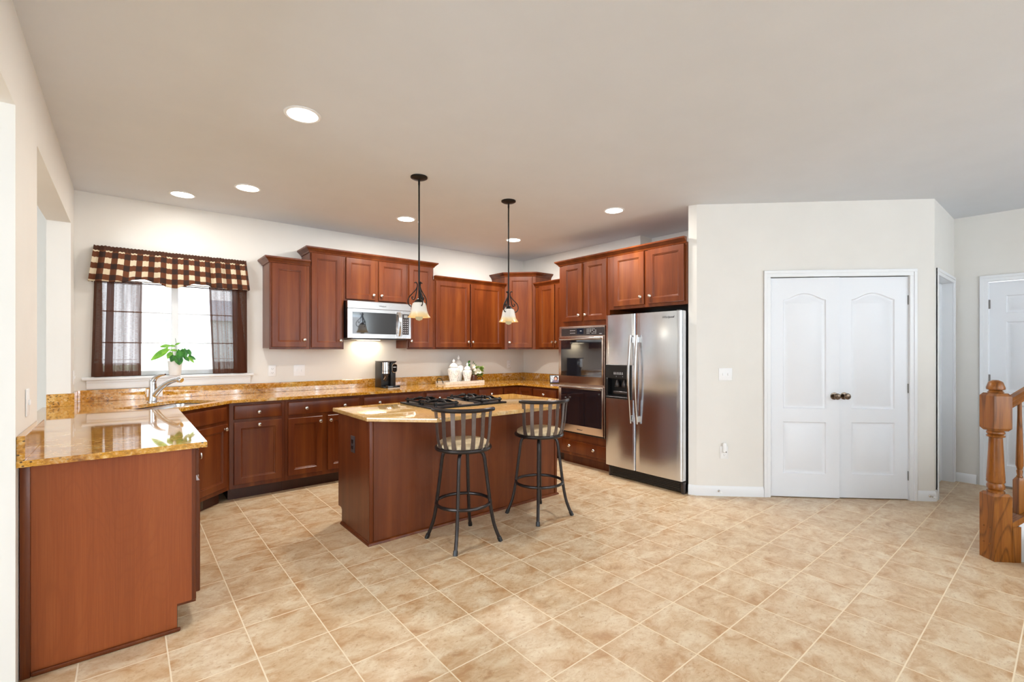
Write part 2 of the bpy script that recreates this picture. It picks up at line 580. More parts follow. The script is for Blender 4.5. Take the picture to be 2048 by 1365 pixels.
    def build(self, name, mat, parent=None, smooth=35, loc=None, rot=None):
        bmesh.ops.recalc_face_normals(self.b, faces=self.b.faces)
        me = bpy.data.meshes.new(name)
        self.b.to_mesh(me)
        self.b.free()
        me.materials.append(mat)
        if smooth:
            me.polygons.foreach_set('use_smooth', [True] * len(me.polygons))
            me.set_sharp_from_angle(angle=math.radians(smooth))
        o = bpy.data.objects.new(name, me)
        C.objects.link(o)
        if parent is not None:
            o.parent = parent
        if loc is not None:
            o.location = loc
        if rot is not None:
            o.rotation_euler = rot
        return o


def inset(poly, d):
    """move a counter-clockwise 2-D loop inwards by d"""
    n = len(poly)
    out = []
    for i in range(n):
        a = Vector(poly[i - 1])
        b = Vector(poly[i])
        c = Vector(poly[(i + 1) % n])
        e1 = (b - a).normalized()
        e2 = (c - b).normalized()
        n1 = Vector((-e1.y, e1.x))
        n2 = Vector((-e2.y, e2.x))
        m = (n1 + n2) / max(0.3, 1 + n1.dot(n2))
        out.append((b.x + m.x * d, b.y + m.y * d))
    return out


def rect(x0, x1, z0, z1):
    return [(x0, z0), (x1, z0), (x1, z1), (x0, z1)]


def tag(o, label=None, cat=None, group=None, kind=None):
    if label:
        o['label'] = label
    if cat:
        o['category'] = cat
    if group:
        o['group'] = group
    if kind:
        o['kind'] = kind
    return o


def thing(name, label, cat, loc=(0, 0, 0), rotz=0.0, group=None, kind=None):
    o = bpy.data.objects.new(name, None)
    o.empty_display_size = 0.1
    C.objects.link(o)
    o.location = loc
    o.rotation_euler = (0, 0, rotz)
    return tag(o, label, cat, group, kind)


def copy_thing(root, loc, rotz, label):
    r = root.copy()
    C.objects.link(r)
    r.location = loc
    r.rotation_euler = (0, 0, rotz)
    r['label'] = label
    for ch in list(root.children):
        c = ch.copy()
        C.objects.link(c)
        c.parent = r
        for g in list(ch.children):
            d = g.copy()
            C.objects.link(d)
            d.parent = c
    return r


def struct(o, label, cat):
    return tag(o, label, cat, kind='structure')


def text_mesh(name, s, size, mat, parent, loc, rot, shear=0.0, depth=0.0006, align='CENTER'):
    cu = bpy.data.curves.new(name, 'FONT')
    cu.body = s
    cu.size = size
    cu.shear = shear
    cu.extrude = depth
    cu.align_x = align
    tmp = bpy.data.objects.new(name, cu)
    C.objects.link(tmp)
    bpy.context.view_layer.update()
    dg = bpy.context.evaluated_depsgraph_get()
    me = bpy.data.meshes.new_from_object(tmp.evaluated_get(dg))
    bpy.data.objects.remove(tmp)
    bpy.data.curves.remove(cu)
    me.materials.clear()
    me.materials.append(mat)
    o = bpy.data.objects.new(name, me)
    C.objects.link(o)
    o.parent = parent
    o.location = loc
    o.rotation_euler = rot
    return o


def bez(p, n=8):
    """Catmull-Rom through points"""
    p = [Vector(q) for q in p]
    out = []
    for i in range(len(p) - 1):
        a = p[max(i - 1, 0)]
        b = p[i]
        c = p[i + 1]
        d = p[min(i + 2, len(p) - 1)]
        for k in range(n):
            t = k / n
            out.append(0.5 * ((2 * b) + (c - a) * t + (2 * a - 5 * b + 4 * c - d) * t * t + (3 * b - a - 3 * c + d) * t ** 3))
    out.append(p[-1])
    return out


# ------------------------------------------------------------------ room shell
XL, YA, XB, XJ = -0.342, 5.44, 4.716, 4.95
HC = 2.725
TH = 0.14
struct(MB().box(-4.3, 6.95, -3.75, 5.75, -0.12, 0.0).build('floor', M['tile'], smooth=0), 'beige square ceramic tile floor with pale grout', 'floor')
struct(MB().box(-4.3, 6.95, -3.75, 5.6, HC, HC + 0.12).build('ceiling', M['ceiling'], smooth=0), 'flat off-white painted ceiling', 'ceiling')


def wall_xy(mb, axis, a0, a1, b0, b1, holes=(), z1=HC):
    """wall along 'x' or 'y' from a0..a1, thickness b0..b1, with holes (s0,s1,z0,z1)"""
    cuts = sorted({a0, a1} | {h[0] for h in holes} | {h[1] for h in holes})
    for s0, s1 in zip(cuts, cuts[1:]):
        spans = [(0.0, z1)]
        for h in holes:
            if h[0] <= s0 + 1e-6 and h[1] >= s1 - 1e-6:
                new = []
                for q0, q1 in spans:
                    if h[2] > q0:
                        new.append((q0, min(q1, h[2])))
                    if h[3] < q1:
                        new.append((max(q0, h[3]), q1))
                spans = new
        for q0, q1 in spans:
            if axis == 'x':
                mb.box(s0, s1, b0, b1, q0, q1)
            else:
                mb.box(b0, b1, s0, s1, q0, q1)
    return mb


WX0, WX1, WZ0, WZ1 = -0.215, 0.935, 1.125, 2.26
struct(wall_xy(MB(), 'x', -4.3, XB + 0.12, YA, YA + 0.16, [(WX0, WX1, WZ0, WZ1)]).build('wall_back', M['wall'], smooth=0),
       'cream painted wall behind the sink and microwave', 'wall')
m = MB()
wall_xy(m, 'y', 3.317, YA, XB, XJ + 0.1)
struct(m.build('wall_right', M['wall'], smooth=0), 'cream wall behind the double oven cabinet', 'wall')
struct(wall_xy(MB(), 'y', 2.348, 3.317, XJ, XJ + 0.1).build('wall_right_alcove', M['wall'], smooth=0), 'recessed cream wall behind the refrigerator', 'wall')
O2 = (3.294, 5.13)
struct(wall_xy(MB(), 'y', -3.6, YA, XL - TH, XL, [(O2[0], O2[1], 0.885, 2.38), (0.9, 2.709, 0.0, 2.345)]).build('wall_left', M['wall'], smooth=0),
       'cream wall at the left with two tall openings', 'wall')
# 45 degree pantry wall
NC = Vector((0.6983, 0.7158))
DC = Vector((0.7158, -0.6983))
ANG_C = math.atan2(DC.y, DC.x)
OFF_C = 4.511


def cpt(s, off=0.0):
    """point on the pantry wall; s measured from the left edge of the door opening, off into the closet"""
    base = Vector((4.5985, (OFF_C - NC.x * 4.5985) / NC.y))
    return base + DC * s + NC * off


K1 = Vector((4.10, 2.348))
K2 = Vector((4.125, (OFF_C - NC.x * 4.125) / NC.y))
sK2 = (K2 - cpt(0)).dot(DC)
K3 = Vector(((OFF_C - NC.y * 0.825) / NC.x, 0.825))
sK3 = (K3 - cpt(0)).dot(DC)
DW, DHT = 1.205, 2.035
m = MB()
Rc = Matrix.Translation((cpt(0).x, cpt(0).y, 0)) @ Matrix.Rotation(ANG_C, 4, 'Z')
for s0, s1, z0, z1 in ((sK2, -0.012, 0, HC), (-0.012, DW + 0.012, DHT + 0.012, HC), (DW + 0.012, sK3, 0, HC)):
    m.box(s0, s1, 0, 0.11, z0, z1, mat=Rc)
struct(m.build('wall_pantry', M['wall'], smooth=0), 'angled cream wall holding the white double doors', 'wall')
struct(MB().prism([(K1.x, K1.y), (K2.x, K2.y), (XJ, K2.y), (XJ, K1.y)], 0, HC).build('wall_pantry_side', M['wall'], smooth=0),
       'narrow cream wall end beside the refrigerator', 'wall')
HX0, HX1 = 5.745, 6.56
struct(wall_xy(MB(), 'x', K3.x, 6.66, 0.825, 0.945, [(HX0 - 0.0125, HX1 + 0.0125, 0, 2.0625)]).build('wall_hall', M['wall'], smooth=0), 'short cream hall wall with a white doorway', 'wall')
EY0, EY1 = -0.33, 0.575
struct(wall_xy(MB(), 'y', -3.6, 5.6, 6.65, 6.80, [(EY0 - 0.0125, EY1 + 0.0125, 0, 2.0575)]).build('wall_hall_end', M['wall'], smooth=0), 'cream end wall of the hall behind the staircase', 'wall')
struct(wall_xy(MB(), 'x', -4.3, 6.8, -3.75, -3.6, [(0.1, 2.3, 0.5, 2.4), (3.3, 5.5, 0.5, 2.4)]).build('wall_rear', M['wall'], smooth=0), 'cream wall behind the camera with two added windows', 'wall')
struct(wall_xy(MB(), 'y', -3.6, 5.6, -4.3, -4.15, [(-0.8, 2.4, 0.5, 2.5)]).build('wall_side_room', M['wall_white'], smooth=0), 'white wall of the bright room at the left', 'wall')
struct(wall_xy(MB(), 'x', XJ + 0.1, 6.8, 5.44, 5.6).build('wall_closet_back', M['wall'], smooth=0), 'hidden wall closing the space behind the pantry', 'wall')

# baseboards
BP = [(0.0, 0.0), (0.014, 0.0), (0.014, 0.066), (0.010, 0.082), (0.004, 0.092), (0.0, 0.092)]
CAS = 0.06


def c2(s):
    p = cpt(s)
    return (p.x, p.y)


struct(MB().sweep([(K1.x, K1.y), (K2.x, K2.y), c2(-CAS - 0.002)], BP).build('baseboard_pantry', M['trim']), 'white baseboard between refrigerator and double doors', 'baseboard')
struct(MB().sweep([c2(DW + CAS + 0.002), (K3.x, K3.y), (HX0 - CAS - 0.002, 0.825)], BP).build('baseboard_pantry_corner', M['trim']), 'white baseboard wrapping the corner right of the double doors', 'baseboard')
struct(MB().sweep([(6.65, 0.825), (6.65, EY1 + CAS + 0.022)], BP).build('baseboard_hall', M['trim']), 'white baseboard at the hall end wall', 'baseboard')

# casings: an outer raised back-band and a flatter inner board


def casing(name, label, w, h, mat4, d=0.018, cw=CAS):
    m = MB()
    for a, b, t in ((0.0, cw, d * 0.65), (cw * 0.55, cw, d)):
        m.box(-b, -a, -t, 0, 0, h + a, 0.002, 1, mat4)
        m.box(w + a, w + b, -t, 0, 0, h + a, 0.002, 1, mat4)
        m.box(-b, w + b, -t, 0, h + a, h + b, 0.002, 1, mat4)
    # jamb lining
    m.box(-0.012, 0.0, 0.0, 0.11, 0, h + 0.012, mat=mat4)
    m.box(w, w + 0.012, 0.0, 0.11, 0, h + 0.012, mat=mat4)
    m.box(0, w, 0.0, 0.11, h, h + 0.012, mat=mat4)
    return struct(m.build(name, M['trim']), label, 'door casing')


casing('trim_1', 'white casing around the pantry double doors', DW, DHT, Rc)
Rh = Matrix.Translation((HX0, 0.825, 0))
casing('trim_2', 'white casing of the hall doorway seen edge-on', HX1 - HX0, 2.05, Rh)
Re = Matrix.Translation((6.65, EY1, 0)) @ Matrix.Rotation(-PI / 2, 4, 'Z')
casing('trim_3', 'white casing of the entry door behind the newel post', EY1 - EY0, 2.045, Re)


def arch_loop(x0, x1, z0, z1, rise, n=26):
    pts = [(x0, z0), (x1, z0), (x1, z1)]
    for k in range(1, n):
        u = k / n
        x = x1 + (x0 - x1) * u
        s = 0.5 - 0.5 * math.cos(2 * PI * u)          # ogee-like eyebrow
        pts.append((x, z1 + rise * s ** 0.72))
    pts.append((x0, z1))
    return pts


def panel_door(w, h, panels, t=0.036):
    """moulded door, front at y=0, body behind; panels are 2-D loops recessed into the face"""
    m = MB()
    tb = bmesh.new()
    es = []
    for lp in [rect(0, w, 0, h)] + panels:
        vs = [tb.verts.new((x, 0, z)) for x, z in lp]
        es += [tb.edges.new((vs[i], vs[(i + 1) % len(vs)])) for i in range(len(vs))]
    bmesh.ops.triangle_fill(tb, use_beauty=True, use_dissolve=False, edges=es)
    m._merge(tb)
    for lp in panels:
        rings = []
        for d, y in ((0, 0), (0.007, 0.010), (0.014, 0.012), (0.024, 0.012), (0.046, 0.002)):
            rings.append([(x, y, z) for x, z in inset(lp, d)])
        m.loops(rings, cap0=False, cap1=True)
    r0 = [(x, 0, z) for x, z in rect(0, w, 0, h)]
    r1 = [(x, t, z) for x, z in rect(0, w, 0, h)]
    m.loops([r0, r1], cap0=False, cap1=True)
    return m


KNOB = [(0.033, 0), (0.033, 0.004), (0.012, 0.008), (0.011, 0.030), (0.022, 0.036), (0.028, 0.046), (0.028, 0.056), (0.020, 0.064), (0.0, 0.066)]


def hinge(par, x, z):
    return MB().box(x - 0.007, x + 0.007, -0.008, 0.002, z - 0.042, z + 0.042, 0.002, 1).build('hinge', M['hinge'], par)


LW = DW / 2 - 0.002
LH = DHT - 0.016
for side in (0, 1):
    x0 = 0.0 if side == 0 else DW
    p = cpt(0.002 if side == 0 else DW - 0.002, 0.012)
    ang = ANG_C + (math.radians(-2.1) if side == 0 else 0)
    pans = [rect(0.115, LW - 0.115, 0.215, 0.69), arch_loop(0.115, LW - 0.115, 0.815, 1.815, 0.062)]
    if side == 0:
        t = thing('door_1', 'left leaf of the white pantry double door, standing slightly ajar', 'door', (p.x, p.y, 0.008), ang, kind='structure')
        off = 0.0
    else:
        q = cpt(DW / 2 + 0.001, 0.012)
        t = thing('door_2', 'right leaf of the white pantry double door, closed', 'door', (q.x, q.y, 0.008), ang, kind='structure')
    panel_door(LW, LH, pans).build('leaf', M['door_white'], t, 25)
    kx = LW - 0.045 if side == 0 else 0.05
    MB().lathe(KNOB, kx, 0, 0.932, 24, '-y').build('knob', M['bronze'], t)
    hx = -0.002 if side == 0 else LW + 0.002
    for hz in (0.212, 1.005, 1.808):
        hinge(t, hx, hz)

t = thing('door_3', 'white door set back in the hall doorway', 'door', (HX0 + 0.002, 0.905, 0.01), 0, kind='structure')
dw = HX1 - HX0 - 0.004
panel_door(dw, 2.035, [rect(0.13, dw - 0.13, 0.22, 0.7), arch_loop(0.13, dw - 0.13, 0.82, 1.8, 0.06)]).build('leaf', M['door_white'], t, 25)
for hz in (0.22, 1.0, 1.80):
    MB().box(-0.001, 0.006, -0.075, -0.005, hz - 0.045, hz + 0.045).build('hinge', M['hinge'], t)

t = thing('door_4', 'white six-panel entry door behind the newel post', 'door', (6.69, EY1 - 0.003, 0.02), -PI / 2, kind='structure')
dw = EY1 - EY0 - 0.006
g = 0.12
mid = dw / 2
pans = []
for a, b in ((g, mid - 0.05), (mid + 0.05, dw - g)):
    pans += [rect(a, b, 0.20, 0.80), rect(a, b, 0.93, 1.62), rect(a, b, 1.71, 1.88)]
panel_door(dw, 2.02, pans).build('leaf', M['door_white'], t, 25)
for hz in (0.22, 1.05, 1.80):
    MB().box(-0.004, 0.010, -0.012, 0.0, hz - 0.045, hz + 0.045, 0.002, 1).build('hinge', M['hinge'], t)
MB().lathe(KNOB, dw - 0.06, 0, 0.93, 24, '-y').build('knob', M['bronze'], t)
struct(MB().box(6.66, 6.80, EY0, EY1, 0.0, 0.018).build('trim_4', M['bronze'], smooth=0), 'dark threshold under the entry door', 'threshold')

# ------------------------------------------------------------------ window over the sink
t = thing('window_1', 'white sliding window over the sink with narrow grille bars', 'window', (0.36, YA + 0.09, WZ0), 0, kind='structure')
hw = (WX1 - WX0) / 2
wh = WZ1 - WZ0
m = MB()
m.box(-hw, -hw + 0.05, -0.02, 0.06, 0, wh, 0.004, 1)
m.box(hw - 0.05, hw, -0.02, 0.06, 0, wh, 0.004, 1)
m.box(-hw, hw, -0.02, 0.06, 0, 0.045, 0.004, 1)
m.box(-hw, hw, -0.02, 0.06, wh - 0.045, wh, 0.004, 1)
m.box(-0.028, 0.028, -0.012, 0.05, 0.03, wh - 0.03, 0.004, 1)
m.build('window_frame', M['trim'], t)
m = MB()
for k in (1, 2, 3):
    z = 0.02 + 0.283 * k
    m.box(-hw + 0.05, -0.028, 0.008, 0.022, z - 0.005, z + 0.005)
    m.box(0.028, hw - 0.05, 0.008, 0.022, z - 0.005, z + 0.005)
m.build('grille_bar', M['trim'], t)
MB().box(-hw + 0.04, hw - 0.04, 0.026, 0.030, 0.03, wh - 0.03).build('glass', M['glass'], t, 0)
m = MB()
m.box(-hw + 0.002, hw - 0.002, -0.09, -0.02, -0.022, 0.0)
m.box(-0.655, 0.655, -0.135, -0.09, -0.026, 0.0, 0.006, 2)
m.build('sill', M['trim'], t)
m = MB()
m.box(-0.625, 0.625, -0.108, -0.09, -0.105, -0.026, 0.005, 2)
m.box(-0.625, 0.625, -0.116, -0.09, -0.048, -0.026, 0.005, 2)
m.build('apron', M['trim'], t)

for i, x in enumerate((1.2, 4.4)):  # unseen rear windows, added to frame the fill lights
    t = thing('window_%d' % (i + 2), ('unseen white rear window added for fill light, nearer the left wall', 'unseen white rear window added for fill light, nearer the hall')[i], 'window', (x, -3.66, 0.5), 0, kind='structure')
    m = MB()
    for a, b, c, d in ((-1.1, -1.04, 0, 1.9), (1.04, 1.1, 0, 1.9), (-0.03, 0.03, 0, 1.9)):
        m.box(a, b, -0.03, 0.03, c, d)
    m.box(-1.1, 1.1, -0.03, 0.03, 0, 0.06)
    m.box(-1.1, 1.1, -0.03, 0.03, 1.84, 1.9)
    m.box(-1.1, 1.1, -0.02, 0.02, 0.92, 0.98)
    m.build('window_frame', M['trim'], t)

# outside
struct(MB().box(-40, 40, 5.9, 70, -0.6, -0.4).build('ground_outside', M['grass'], smooth=0), 'pale lawn outside the sink window', 'lawn')


def house(loc, w, d, h, label):
    t = thing('exterior_house', label, 'house', loc)
    MB().box(-w / 2, w / 2, 0, d, 0, h).build('house_wall', M['siding'], t, 0)
    m = MB()
    m.loops([[(x, -0.4, h - 0.1), (x, d / 2, h + 2.2), (x, d + 0.4, h - 0.1)] for x in (-w / 2 - 0.4, w / 2 + 0.4)], True, True)
    m.build('house_roof', M['roof'], t, 0)
    for x in (-w * 0.3, 0.0, w * 0.3):
        MB().box(x - 0.5, x + 0.5, -0.05, 0.02, 1.0, 2.3).build('house_window', M['house_window'], t, 0)
    return t


house((-9.0, 48, -0.4), 12, 8, 4.2, 'pale neighbouring house seen through the left window pane')
house((9.0, 52, -0.4), 12, 8, 4.6, 'pale neighbouring house seen through the right window pane')

# ------------------------------------------------------------------ cabinets


def knob_at(par, x, z, y=-0.02, s=1.15):
    pr = [(0.008 * s, 0), (0.006 * s, 0.004), (0.006 * s, 0.012), (0.013 * s, 0.016), (0.0155 * s, 0.021), (0.013 * s, 0.026), (0.006 * s, 0.029), (0, 0.0295)]
    return MB().lathe(pr, x, y, z, 16, '-y').build('knob', M['nickel'], par)


def shaker(x0, x1, z0, z1, fr=0.055):
    m = MB()
    R = rect(x0, x1, z0, z1)
    rings = [[(x, 0.0, z) for x, z in R]]
    for d, y in ((0.0, -0.0165), (0.0035, -0.02), (fr, -0.02), (fr + 0.004, -0.0155), (fr + 0.010, -0.0145), (fr + 0.014, -0.009)):
        rings.append([(x, y, z) for x, z in inset(R, d)])
    return m.loops(rings, cap0=True, cap1=True)


def slab(x0, x1, z0, z1):
    m = MB()
    R = rect(x0, x1, z0, z1)
    rings = [[(x, 0.0, z) for x, z in R]]
    for d, y in ((0.0, -0.014), (0.004, -0.018), (0.010, -0.02)):
        rings.append([(x, y, z) for x, z in inset(R, d)])
    return m.loops(rings, cap0=True, cap1=True)


CROWN = [(0.0, 0.0), (0.008, 0.0), (0.012, 0.012), (0.024, 0.024), (0.034, 0.034), (0.046, 0.044), (0.048, 0.058), (0.0, 0.058)]


def add_doors(t, doors, z0):
    for (a, b, c, d, kx, kz) in doors:
        o = shaker(a, b, c - z0, d - z0).build('door', M['cherry'], t, 25)
        if kx is not None:
            knob_at(o, kx, kz - z0)


def add_drawers(t, drawers, z0):
    for (a, b, c, d, kxs, kz) in drawers:
        o = slab(a, b, c - z0, d - z0).build('drawer_front', M['cherry'], t, 25)
        for kx in kxs:
            knob_at(o, kx, kz - z0)


def wall_cab(name, label, loc, rot, w, z0, z1, depth, doors, crown='LFR'):
    """wall cabinet; local x along the front, y into the wall, z from its bottom"""
    t = thing(name, label, 'cabinet', (loc[0], loc[1], z0), rot, 'wall cabinets')
    m = MB()
    m.box(0.0005, w - 0.0005, 0.0, 0.02, 0, z1 - z0, 0.0015, 1)
    m.box(0.0005, w - 0.0005, 0.02, depth - 0.002, 0.012, z1 - z0, 0.001, 1)
    m.build('carcass', M['cherry'], t, 25)
    add_doors(t, doors, z0)
    if crown:
        path = []
        if 'L' in crown:
            path.append((0, depth - 0.004))
        path += [(0, 0), (w, 0)]
        if 'R' in crown:
            path.append((w, depth - 0.004))
        MB().sweep(path, CROWN, z1 - z0 - 0.012).build('crown_moulding', M['cherry'], t, 25)
    return t


FY = 5.135                     # front of the wall cabinets on the sink wall
ZB = 1.369
wall_cab('wall_cabinet', 'lower reddish-brown wall cabinet with one door, beside the window', (1.101, FY), 0, 0.383, ZB, 2.252, YA - FY,
         [(0.02, 0.347, 1.391, 2.235, 0.325, 1.466)], 'LF')
t = wall_cab('wall_cabinet', 'taller one-door wall cabinet left of the microwave', (1.486, FY), 0, 0.356, ZB, 2.40, YA - FY,
             [(0.013, 0.333, 1.388, 2.385, 0.314, 1.464)], 'LF')
wall_cab('wall_cabinet', 'short two-door wall cabinet directly above the microwave', (1.842, FY), 0, 0.764, 1.905, 2.40, YA - FY,
         [(0.022, 0.355, 1.925, 2.382, 0.33, 1.983), (0.398, 0.745, 1.925, 2.382, 0.424, 1.983)], 'F')
wall_cab('wall_cabinet', 'narrow tall one-door wall cabinet right of the microwave', (2.606, FY), 0, 0.358, ZB, 2.40, YA - FY,
         [(0.017, 0.336, 1.391, 2.385, 0.04, 1.466)], 'FR')
wall_cab('wall_cabinet', 'wide low two-door wall cabinet between microwave and corner cabinet', (2.966, FY), 0, 1.138, ZB, 2.245, YA - FY,
         [(0.026, 0.535, 1.393, 2.233, 0.508, 1.466), (0.553, 1.076, 1.393, 2.233, 0.580, 1.466)], 'F')
# diagonal corner cabinet
A = (4.106, FY)
B = (4.411, 4.83)
wd = math.hypot(B[0] - A[0], B[1] - A[1])
t = thing('corner_wall_cabinet', 'tall diagonal wall cabinet in the corner, behind the right-hand pendant', 'cabinet', (A[0], A[1], ZB), -PI / 4, 'wall cabinets')
hd = 0.305 / math.sqrt(2)


def loc45(x, y):
    dx, dy = x - A[0], y - A[1]
    c = math.sqrt(0.5)
    return (c * dx - c * dy, c * dx + c * dy)


poly = [loc45(*p) for p in (A, B, (XB - 0.002, 4.83), (XB - 0.002, YA - 0.002), (4.106, YA - 0.002))]
m = MB()
m.prism(poly, 0, 2.40 - ZB)
m.build('carcass', M['cherry'], t, 25)
add_doors(t, [(0.045, wd - 0.045, 1.391, 2.385, 0.07, 1.466)], ZB)
MB().sweep([poly[4], poly[0], poly[1], poly[2]], CROWN, 2.40 - ZB - 0.012).build('crown_moulding', M['cherry'], t, 25)
FX = 4.411
RB = -PI / 2
wall_cab('wall_cabinet', 'low wall cabinet between the corner cabinet and the oven tower', (FX, 4.828), RB, 0.792, ZB, 2.245, XB - FX,
         [(0.09, 0.388, 1.393, 2.233, 0.36, 1.466), (0.403, 0.77, 1.393, 2.233, 0.432, 1.466)], 'F')

# ---- oven tower
OX = 4.08
OY = 4.032
OW = 4.032 - 3.266


def base_cab(name, label, loc, rot, w, depth, doors, drawers, toe_in=0.075, z1=0.884, sides=None):
    t = thing(name, label, 'cabinet', (loc[0], loc[1], 0), rot, 'base cabinets')
    m = MB()
    m.box(0.0005, w - 0.0005, 0, 0.02, 0.11, z1, 0.0015, 1)
    m.box(0.0005, w - 0.0005, 0.02, depth, 0.11, z1, 0.001, 1)
    m.build('carcass', M['cherry'], t, 25)
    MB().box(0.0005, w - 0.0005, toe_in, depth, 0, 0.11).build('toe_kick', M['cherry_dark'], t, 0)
    add_doors(t, doors, 0)
    add_drawers(t, drawers, 0)
    return t


t = thing('oven_tower_cabinet', 'tall cabinet built around the double oven', 'cabinet', (OX, OY, 0), RB, 'tall cabinets')
dep = XB - OX - 0.002
m = MB()
m.box(0, OW, 0.08, dep, 0, 0.115)                                   # plinth
m.box(0, OW, 0.0, dep, 0.115, 0.374, 0.001, 1)                      # drawer box
m.box(0, 0.02, 0.0, dep, 0.374, 1.64)
m.box(OW - 0.02, OW, 0.0, dep, 0.374, 1.64)
m.box(0.02, OW - 0.02, dep - 0.03, dep, 0.374, 1.64)
m.box(0, OW, 0.0, dep, 1.64, 2.388, 0.001, 1)
m.build('carcass', M['cherry'], t, 25)
add_doors(t, [(0.072, 0.372, 1.696, 2.368, 0.335, 1.765), (0.412, 0.733, 1.696, 2.372, 0.437, 1.765)], 0)
add_drawers(t, [(0.05, OW - 0.03, 0.150, 0.292, (0.19, 0.56), 0.228)], 0)
MB().sweep([(0, dep - 0.33), (0, 0), (OW, 0)], CROWN, 2.376).build('crown_moulding', M['cherry'], t, 25)
t = thing('fridge_wall_cabinet', 'two-door cabinet above the refrigerator', 'cabinet', (OX, 3.265, 1.797), RB, 'tall cabinets')
FWD = 3.265 - 2.352
m = MB()
m.box(0, FWD, 0, 0.02, 0, 0.591, 0.001, 1)
m.box(0, FWD, 0.02, XJ - OX - 0.002, 0.0, 0.591, 0.001, 1)
m.build('carcass', M['cherry'], t, 25)
add_doors(t, [(0.067, 0.448, 1.829, 2.371, 0.415, 1.905), (0.497, 0.893, 1.829, 2.371, 0.528, 1.905)], 1.797)
MB().sweep([(0, 0), (FWD, 0)], CROWN, 2.376 - 1.797).build('crown_moulding', M['cherry'], t, 25)

# ---- base run on the sink wall
BY = 4.83
BD = YA - BY - 0.002
base_cab('base_cabinet', 'base cabinet with one drawer over a single pull-out door, next to the sink cabinet', (0.708, BY), 0, 0.459, BD,
         [(0.036, 0.431, 0.148, 0.707, 0.238, 0.677)], [(0.036, 0.431, 0.735, 0.860, (0.236,), 0.792)])
base_cab('base_cabinet', 'base cabinet with one wide two-knob drawer over two doors, left of the island', (1.167, BY), 0, 0.748, BD,
         [(0.028, 0.347, 0.153, 0.704, 0.325, 0.655), (0.400, 0.721, 0.153, 0.704, 0.424, 0.655)], [(0.028, 0.721, 0.735, 0.860, (0.193, 0.566), 0.794)])
base_cab('base_cabinet', 'base cabinet with a wide drawer under the coffee maker', (1.915, BY), 0, 0.749, BD,
         [(0.025, 0.355, 0.153, 0.704, 0.33, 0.655), (0.395, 0.727, 0.153, 0.704, 0.42, 0.655)], [(0.025, 0.727, 0.735, 0.860, (0.195, 0.56), 0.794)])
base_cab('base_cabinet', 'base cabinet with a wide drawer seen behind the cooktop', (2.664, BY), 0, 0.756, BD,
         [(0.022, 0.36, 0.153, 0.704, 0.335, 0.655), (0.40, 0.738, 0.153, 0.704, 0.425, 0.655)], [(0.022, 0.738, 0.735, 0.860, (0.19, 0.57), 0.794)])
base_cab('base_cabinet', 'narrow one-drawer base cabinet under the white jars', (3.42, BY), 0, 0.405, BD,
         [(0.016, 0.393, 0.153, 0.704, 0.05, 0.655)], [(0.016, 0.393, 0.735, 0.860, (0.205,), 0.794)])
# corner base with two folding doors meeting in the inner corner
t = thing('corner_base_cabinet', 'inner-corner base cabinet with a folding door pair and no drawers', 'cabinet', (3.825, BY, 0), 0, 'base cabinets')
m = MB()
xi = 4.106 - 3.825
m.prism([(0, 0), (xi, 0), (xi, -0.301), (XB - 0.002 - 3.825, -0.301), (XB - 0.002 - 3.825, BD), (0, BD)], 0.11, 0.884)
m.build('carcass', M['cherry'], t, 25)
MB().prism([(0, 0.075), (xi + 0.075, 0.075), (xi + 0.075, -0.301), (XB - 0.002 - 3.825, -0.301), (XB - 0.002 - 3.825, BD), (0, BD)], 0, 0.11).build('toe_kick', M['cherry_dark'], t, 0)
shaker(0.013, xi - 0.002, 0.153, 0.860, 0.05).build('door', M['cherry'], t, 25)
o = shaker(0.002, 0.278, 0.153, 0.860, 0.05).build('door', M['cherry'], t, 25, loc=(xi, -0.002, 0), rot=(0, 0, RB))
base_cab('base_cabinet', 'one-drawer base cabinet left of the oven tower', (4.106, 4.529), RB, 4.529 - 4.034, XB - 4.106 - 0.002,
         [(0.014, 0.433, 0.153, 0.704, 0.05, 0.655)], [(0.014, 0.433, 0.735, 0.860, (0.213,), 0.794)])

# ---- diagonal sink base and the peninsula along the left wall
PX = 0.268
D1 = (PX, 4.39)
D2 = (0.708, BY)
t = thing('sink_base_cabinet', 'diagonal sink base cabinet with a false drawer front over one door', 'cabinet', (D1[0], D1[1], 0), PI / 4, 'base cabinets')


def locs(x, y):
    dx, dy = x - D1[0], y - D1[1]
    c = math.sqrt(0.5)
    return (c * dx + c * dy, -c * dx + c * dy)


wS = math.hypot(D2[0] - D1[0], D2[1] - D1[1])
xw = XL + 0.002
# hollow carcass: front board, two short sides
m = MB()
m.box(0.0, wS, 0.0, 0.02, 0.11, 0.884, 0.001, 1)
m.build('carcass', M['cherry'], t, 25)
ti = 0.075 * 1.0
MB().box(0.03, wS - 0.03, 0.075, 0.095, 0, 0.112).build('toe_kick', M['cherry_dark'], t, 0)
slab(0.045, wS - 0.045, 0.735, 0.860).build('drawer_front', M['cherry'], t, 25)
o = shaker(0.045, wS - 0.045, 0.148, 0.707).build('door', M['cherry'], t, 25)
knob_at(o, wS - 0.075, 0.665)
m = MB()
m.box(0.12, 0.40, 0.069, 0.075, 0.012, 0.098, 0.002, 1)
for k in range(9):
    m.box(0.14, 0.38, 0.066, 0.069, 0.020 + k * 0.0085, 0.024 + k * 0.0085)
m.build('vent_register', M['register'], t)

